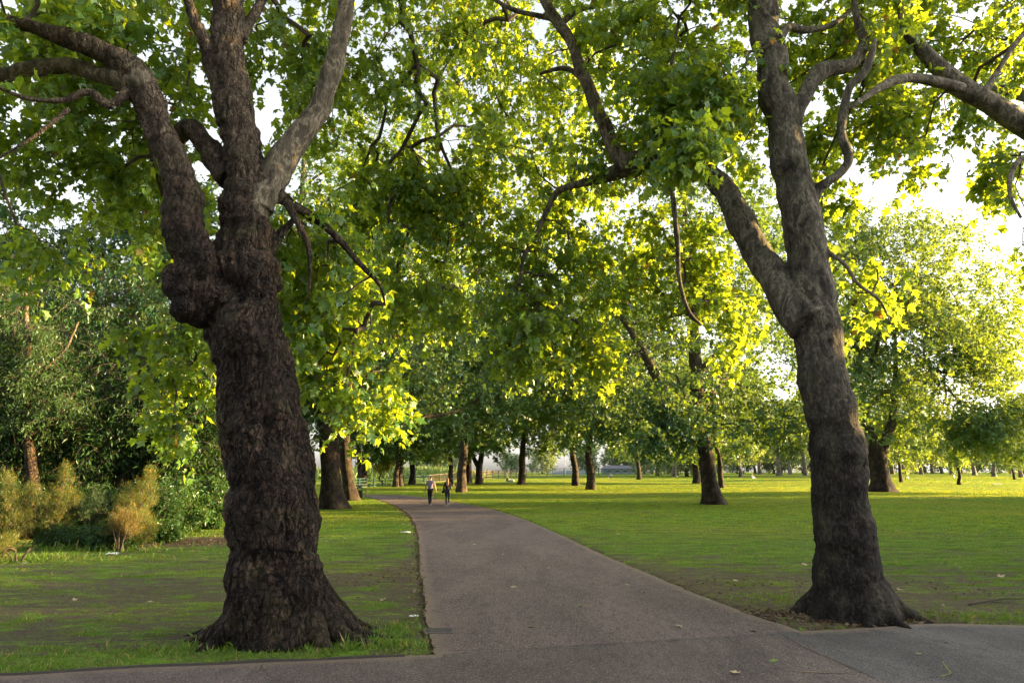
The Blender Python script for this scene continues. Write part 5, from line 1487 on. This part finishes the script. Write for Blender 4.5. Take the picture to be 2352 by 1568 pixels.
def hand_pts(P, w, dirv, side, fw, tag_):
    """palm, five fingers of different lengths, thumb from the side of the palm. dirv down the hand, fw towards the palm's front"""
    w = np.array(w); d = np.array(dirv, float); d /= np.linalg.norm(d); f = np.array(fw, float); f /= np.linalg.norm(f); s = np.cross(d, f)
    pts, ch = {}, []
    pts[tag_ + 'palm'] = (*(w + d * .05), (.032, .018)); pts[tag_ + 'knk'] = (*(w + d * .085), (.036, .014))
    for i, (off, L) in enumerate(((-.030, .066), (-.010, .078), (.010, .073), (.028, .058))):
        a = w + d * .09 + f * off; b_ = a + d * L * .5 + s * side * .010; c = b_ + d * L * .45 + s * side * .022
        pts[f'{tag_}f{i}a'] = (*a, .0095); pts[f'{tag_}f{i}b'] = (*b_, .0085); pts[f'{tag_}f{i}c'] = (*c, .007)
        ch.append([tag_ + 'knk', f'{tag_}f{i}a', f'{tag_}f{i}b', f'{tag_}f{i}c'])
    a = w + d * .045 + f * .036; b_ = a + d * .03 + f * .022 + s * side * .012; c = b_ + d * .03 + f * .006 + s * side * .012
    pts[tag_ + 'ta'] = (*a, .012); pts[tag_ + 'tb'] = (*b_, .010); pts[tag_ + 'tc'] = (*c, .008)
    ch.append([tag_ + 'palm', tag_ + 'ta', tag_ + 'tb', tag_ + 'tc'])
    return pts, ch


def walker(label, loc, rz, h, arms, legs, build, clothes):
    """stands facing +Y, built for a height of 1.76 m"""
    e = empty('person', label, 'person', loc, None, rz); e.scale = (h / 1.76,) * 3
    sw, hw, wr = build
    P = {'pelvis': (0, 0, .95, .12), 'waist': (0, 0, 1.10, wr), 'chest': (0, -.005, 1.30, wr * 1.15), 'neck0': (0, -.005, 1.46, .062), 'neck': (0, .005, 1.52, .052),
         'head0': (0, .02, 1.585, (.068, .075)), 'head1': (0, .018, 1.65, (.076, .092)), 'head2': (0, .010, 1.72, (.064, .078)), 'head3': (0, .005, 1.755, (.03, .035)),
         'nose': (0, .115, 1.632, .013), 'earL': (-.082, .01, 1.64, (.012, .02)), 'earR': (.082, .01, 1.64, (.012, .02)), 'chin': (0, .082, 1.575, .026)}
    ch = [['pelvis', 'waist', 'chest', 'neck0', 'neck', 'head0', 'head1', 'head2', 'head3'], ['head1', 'nose'], ['head1', 'earL'], ['head1', 'earR'], ['head0', 'chin']]
    for n, s in (('L', -1), ('R', 1)):
        sh, el, wrx = arms[n]
        P['sh' + n] = (s * sw, -.005, 1.425, .058); P['el' + n] = (*el, .042); P['fa' + n] = (*(np.array(el) * .6 + np.array(wrx) * .4), .040); P['wr' + n] = (*wrx, .027)
        hp, hc = hand_pts(P, wrx, np.array(wrx) - np.array(el), s, (0, 1, 0), 'h' + n)
        P.update(hp); ch += [['chest', 'sh' + n, 'el' + n, 'fa' + n, 'wr' + n, 'h' + n + 'palm', 'h' + n + 'knk']] + hc
        hip, kn, an, toe = legs[n]
        P['hip' + n] = (*hip, .088); P['kn' + n] = (*kn, .060); P['cf' + n] = (*(np.array(kn) * .65 + np.array(an) * .35 + [0, -.02, 0]), .058); P['an' + n] = (*an, .040); P['toe' + n] = (*toe, .036)
        ch.append(['pelvis', 'hip' + n, 'kn' + n, 'cf' + n, 'an' + n, 'toe' + n])
    body = skin('body', P, chain_edges(*ch), M['skin'])
    # eyes and mouth are part of the body mesh
    bo = link('body', body, e)
    g = lambda k, dr: (*P[k][:3], (P[k][3] if np.isscalar(P[k][3]) else P[k][3][0]) + dr)
    top, bot = clothes
    d = {'chest': g('chest', .030), 'waist': g('waist', .028), 'hem': (0, 0, .96, hw + .035), 'neck0': (0, -.005, 1.445, .075)}
    c = [['neck0', 'chest', 'waist', 'hem']]
    for n in 'LR':
        d['sh' + n] = g('sh' + n, .020)
        if top[1] == 'short':
            q = np.array(P['sh' + n][:3]) * .35 + np.array(P['el' + n][:3]) * .65; d['cu' + n] = (*q, .062); c.append(['chest', 'sh' + n, 'cu' + n])
        else:
            d['el' + n] = g('el' + n, .014); d['fa' + n] = g('fa' + n, .012); d['wr' + n] = g('wr' + n, .010); c.append(['chest', 'sh' + n, 'el' + n, 'fa' + n, 'wr' + n])
    link('shirt' if top[1] == 'short' else 'jumper', skin('top', d, chain_edges(*c), M[top[0]]), e)
    loose = bot[1]
    d = {'pelvis': (0, 0, .97, hw + .015)}; c = []
    for n in 'LR':
        d['hip' + n] = g('hip' + n, .016 + loose); d['kn' + n] = g('kn' + n, .012 + loose); d['cf' + n] = g('cf' + n, .010 + loose); d['an' + n] = g('an' + n, .012 + loose)
        c.append(['pelvis', 'hip' + n, 'kn' + n, 'cf' + n, 'an' + n])
    link('trousers' if loose > .005 else 'leggings', skin('bottom', d, chain_edges(*c), M[bot[0]]), e)
    for n in 'LR':
        an, toe = np.array(legs[n][2]), np.array(legs[n][3])
        heel = an + (an - toe) * .35 + [0, 0, -.03]
        sh = skin('shoe', {'a': (*heel, .042), 'b': (*(an * .5 + toe * .5 + [0, 0, -.015]), .050), 'c': (*toe, .044), 'd': (*(an + [0, 0, .0]), .048)}, [('a', 'b'), ('b', 'c'), ('b', 'd')], M['shoe'])
        so = link('shoe', sh, e)
        dv = toe - heel; dv = dv / np.linalg.norm(dv)
        link('sole', skin('sole', {'a': (*(heel - dv * .02 + [0, 0, -.035]), (.040, .016)), 'b': (*(heel * .4 + toe * .6 + [0, 0, -.042]), (.046, .014)), 'c': (*(toe + dv * .03 + [0, 0, -.034]), (.036, .013))}, [('a', 'b'), ('b', 'c')], M['sole']), so)
    return e


# the man
ml = on_land(988, 1160)
man = walker('man in a lilac short sleeved shirt and black trousers walking away', ml, .05, 1.74,
             {'L': (0, (-.275, -.03, 1.16), (-.30, .06, .92)), 'R': (0, (.265, -.06, 1.17), (.325, -.02, .94))},
             {'L': ((-.085, 0, .92), (-.06, .10, .50), (-.04, .05, .09), (-.05, .17, .055)), 'R': ((.085, 0, .92), (.05, .06, .49), (.02, -.15, .13), (.025, -.05, .06))},
             (.185, .135, .130), (('shirt', 'short'), ('black_cloth', .018)))
link('hair', skin('hair', {'a': (0, -.045, 1.64, (.068, .05)), 'b': (0, -.025, 1.70, (.076, .075)), 'c': (0, .0, 1.745, (.05, .055))}, [('a', 'b'), ('b', 'c')], M['grey_hair']), man)
wl = on_land(1027, 1159)
wom = walker('woman with long fair hair, black jumper and navy leggings walking away', wl, -.05, 1.64,
             {'L': (0, (-.225, -.05, 1.15), (-.235, .06, .93)), 'R': (0, (.215, -.03, 1.14), (.17, .11, .98))},
             {'L': ((-.085, 0, .92), (-.075, .06, .50), (-.06, -.02, .085), (-.085, .10, .055)), 'R': ((.085, 0, .92), (.10, .07, .50), (.12, -.24, .16), (.125, -.17, .07))},
             (.155, .155, .112), (('black_cloth', 'long'), ('navy_cloth', .0)))
link('hair', skin('hair', {'t': (0, .0, 1.735, (.062, .07)), 'a': (0, -.03, 1.66, (.088, .08)), 'b': (0, -.065, 1.55, (.10, .06)), 'c': (.01, -.10, 1.42, (.105, .05)), 'd': (.02, -.125, 1.30, (.08, .035)), 'e': (.02, -.125, 1.22, (.04, .02))}, [('t', 'a'), ('a', 'b'), ('b', 'c'), ('c', 'd'), ('d', 'e')], M['fair_hair']), wom)
# her shoulder bag
bag = empty('shoulder_bag', 'black shoulder bag hanging at the walking woman left hip', 'bag', wl, None, -.05); bag.scale = wom.scale
link('pouch', skin('pouch', {'a': (-.265, -.02, .95, (.05, .10)), 'b': (-.27, -.02, .84, (.06, .13)), 'c': (-.27, -.02, .76, (.05, .11))}, [('a', 'b'), ('b', 'c')], M['black_cloth']), bag)
mb = MB(); p, r = spline([(-.27, .06, .93), (-.21, .12, 1.2), (-.13, .08, 1.46), (-.10, -.02, 1.50), (-.15, -.15, 1.38), (-.24, -.17, 1.15), (-.28, -.10, .95)], [.012] * 7, .05); mb.tube(p, r, 6)
link('strap', mb.data('strap', [M['black_cloth']]), bag)


def sitter(label, px, py, rz, top, bottom, hairm, lying=False):
    loc = on_land(px, py); e = empty('person', label, 'person', loc, None, rz)
    P = {'pelvis': (0, 0, .13, .13), 'waist': (0, -.03, .32, .12), 'chest': (0, -.02, .52, .14), 'neck': (0, .02, .72, .055), 'h0': (0, .05, .79, (.07, .075)), 'h1': (0, .05, .87, (.078, .092)), 'h2': (0, .04, .94, (.05, .06)), 'nose': (0, .15, .85, .014)}
    ch = [['pelvis', 'waist', 'chest', 'neck', 'h0', 'h1', 'h2'], ['h1', 'nose']]
    for n, s in (('L', -1), ('R', 1)):
        P['s' + n] = (s * .18, -.01, .62, .055); P['e' + n] = (s * .26, .10, .38, .042); P['w' + n] = (s * .16, .32, .38, .03)
        hp, hc = hand_pts(P, P['w' + n][:3], (-s * .2, .3, -.05), s, (0, 0, 1), 'h' + n)
        P.update(hp); ch += [['chest', 's' + n, 'e' + n, 'w' + n, 'h' + n + 'palm', 'h' + n + 'knk']] + hc
        P['hip' + n] = (s * .10, .06, .12, .09); P['k' + n] = (s * .16, .46, .42 if n == 'L' else .26, .062); P['a' + n] = (s * .13, .72, .07, .042); P['t' + n] = (s * .15, .86, .05, .036)
        ch.append(['pelvis', 'hip' + n, 'k' + n, 'a' + n, 't' + n])
    link('body', skin('body', P, chain_edges(*ch), M['skin'], 1), e)
    g = lambda k, dr: (*P[k][:3], P[k][3] + dr)
    d = {'chest': g('chest', .03), 'waist': g('waist', .03), 'pelvis': (0, -.01, .17, .15)}; c = [['chest', 'waist', 'pelvis']]
    for n in 'LR': d['s' + n] = g('s' + n, .02); d['e' + n] = g('e' + n, .02); c.append(['chest', 's' + n, 'e' + n])
    link('shirt', skin('shirt', d, chain_edges(*c), M[top], 1), e)
    d = {'pelvis': (0, 0, .13, .148)}; c = []
    for n in 'LR': d['hip' + n] = g('hip' + n, .02); d['k' + n] = g('k' + n, .02); d['a' + n] = g('a' + n, .02); c.append(['pelvis', 'hip' + n, 'k' + n, 'a' + n])
    link('trousers', skin('trousers', d, chain_edges(*c), M[bottom], 1), e)
    link('hair', skin('hair', {'a': (0, -.02, .84, .075), 'b': (0, .02, .93, .078)}, [('a', 'b')], M[hairm], 1), e)


sitter('person in dark clothes sitting on the grass beside a light blue bag', 1165, 1106.5, -1.2, 'black_cloth', 'blue_cloth', 'fair_hair')
sitter('person in a white top sitting alone on the grass at the right', 1728, 1098.5, -1.0, 'white_paint', 'blue_cloth', 'grey_hair')
sitter('person sitting half hidden behind the forked tree', 1109, 1106, 1.9, 'black_cloth', 'skin', 'fair_hair')
sitter('person sitting by the pavilion end of the lawn', 1404, 1096, 2.2, 'blue_cloth', 'shirt', 'grey_hair')
bl = on_land(1174, 1106.5)
mb = MB(); p, r = spline([(-.45, 0, .17), (-.42, 0, .19), (0, 0, .20), (.42, 0, .19), (.45, 0, .17)], [.05, .19, .20, .19, .05], .06); mb.tube(p, r, 12)
h_, hr_ = spline([(-.25, 0, .36), (-.12, 0, .52), (.12, 0, .52), (.25, 0, .36)], [.02] * 4, .05); mb.tube(h_, hr_, 6)
tag(link('holdall', mb.data('holdall', [M['blue_cloth']]), None, bl), 'pale blue bag on the grass right of the sitting person in dark clothes', 'bag')

# ================================================================== light, sky, camera
SUN_EL, SUN_AZ = rad(8), rad(82)     # azimuth clockwise from the viewing direction
w = bpy.data.worlds.new('World'); SC.world = w; w.use_nodes = True
nt = w.node_tree; bgn = nt.nodes['Background']
sky = nt.nodes.new('ShaderNodeTexSky'); sky.sky_type = 'NISHITA'; sky.sun_disc = False
sky.sun_elevation = SUN_EL; sky.sun_rotation = SUN_AZ; sky.air_density = 1.0; sky.dust_density = 2.2; sky.ozone_density = 1.0; sky.altitude = 30
bw = nt.nodes.new('ShaderNodeHueSaturation'); bw.inputs['Saturation'].default_value = .24
nt.links.new(sky.outputs[0], bw.inputs['Color']); nt.links.new(bw.outputs[0], bgn.inputs[0]); bgn.inputs[1].default_value = SKY_STRENGTH
sl = bpy.data.lights.new('sun', 'SUN'); sl.energy = SUN_STRENGTH; sl.angle = rad(.6); sl.color = (1.0, .67, .27)
so = bpy.data.objects.new('sun', sl); COL.objects.link(so)
dv = Vector((math.sin(SUN_AZ) * math.cos(SUN_EL), math.cos(SUN_AZ) * math.cos(SUN_EL), math.sin(SUN_EL)))
so.rotation_euler = dv.to_track_quat('Z', 'Y').to_euler()
cam = bpy.data.cameras.new('camera'); cam.lens = 24; cam.sensor_width = 36; cam.clip_end = 3000; cam.clip_start = .05
co = bpy.data.objects.new('camera', cam); COL.objects.link(co); co.location = (0, 0, CAMZ); co.rotation_euler = (PI / 2 + TH, 0, 0)
SC.camera = co
SC.view_settings.view_transform = 'Standard'; SC.view_settings.look = 'None'; SC.view_settings.exposure = 0
SC.render.engine = 'CYCLES'
cy = SC.cycles
cy.film_exposure = FILM
cy.max_bounces = 7; cy.diffuse_bounces = 4; cy.glossy_bounces = 2; cy.transmission_bounces = 5; cy.transparent_max_bounces = 4
cy.use_adaptive_sampling = True; cy.adaptive_threshold = .03
cy.use_denoising = True
cy.caustics_reflective = False; cy.caustics_refractive = False
cy.sample_clamp_indirect = 6
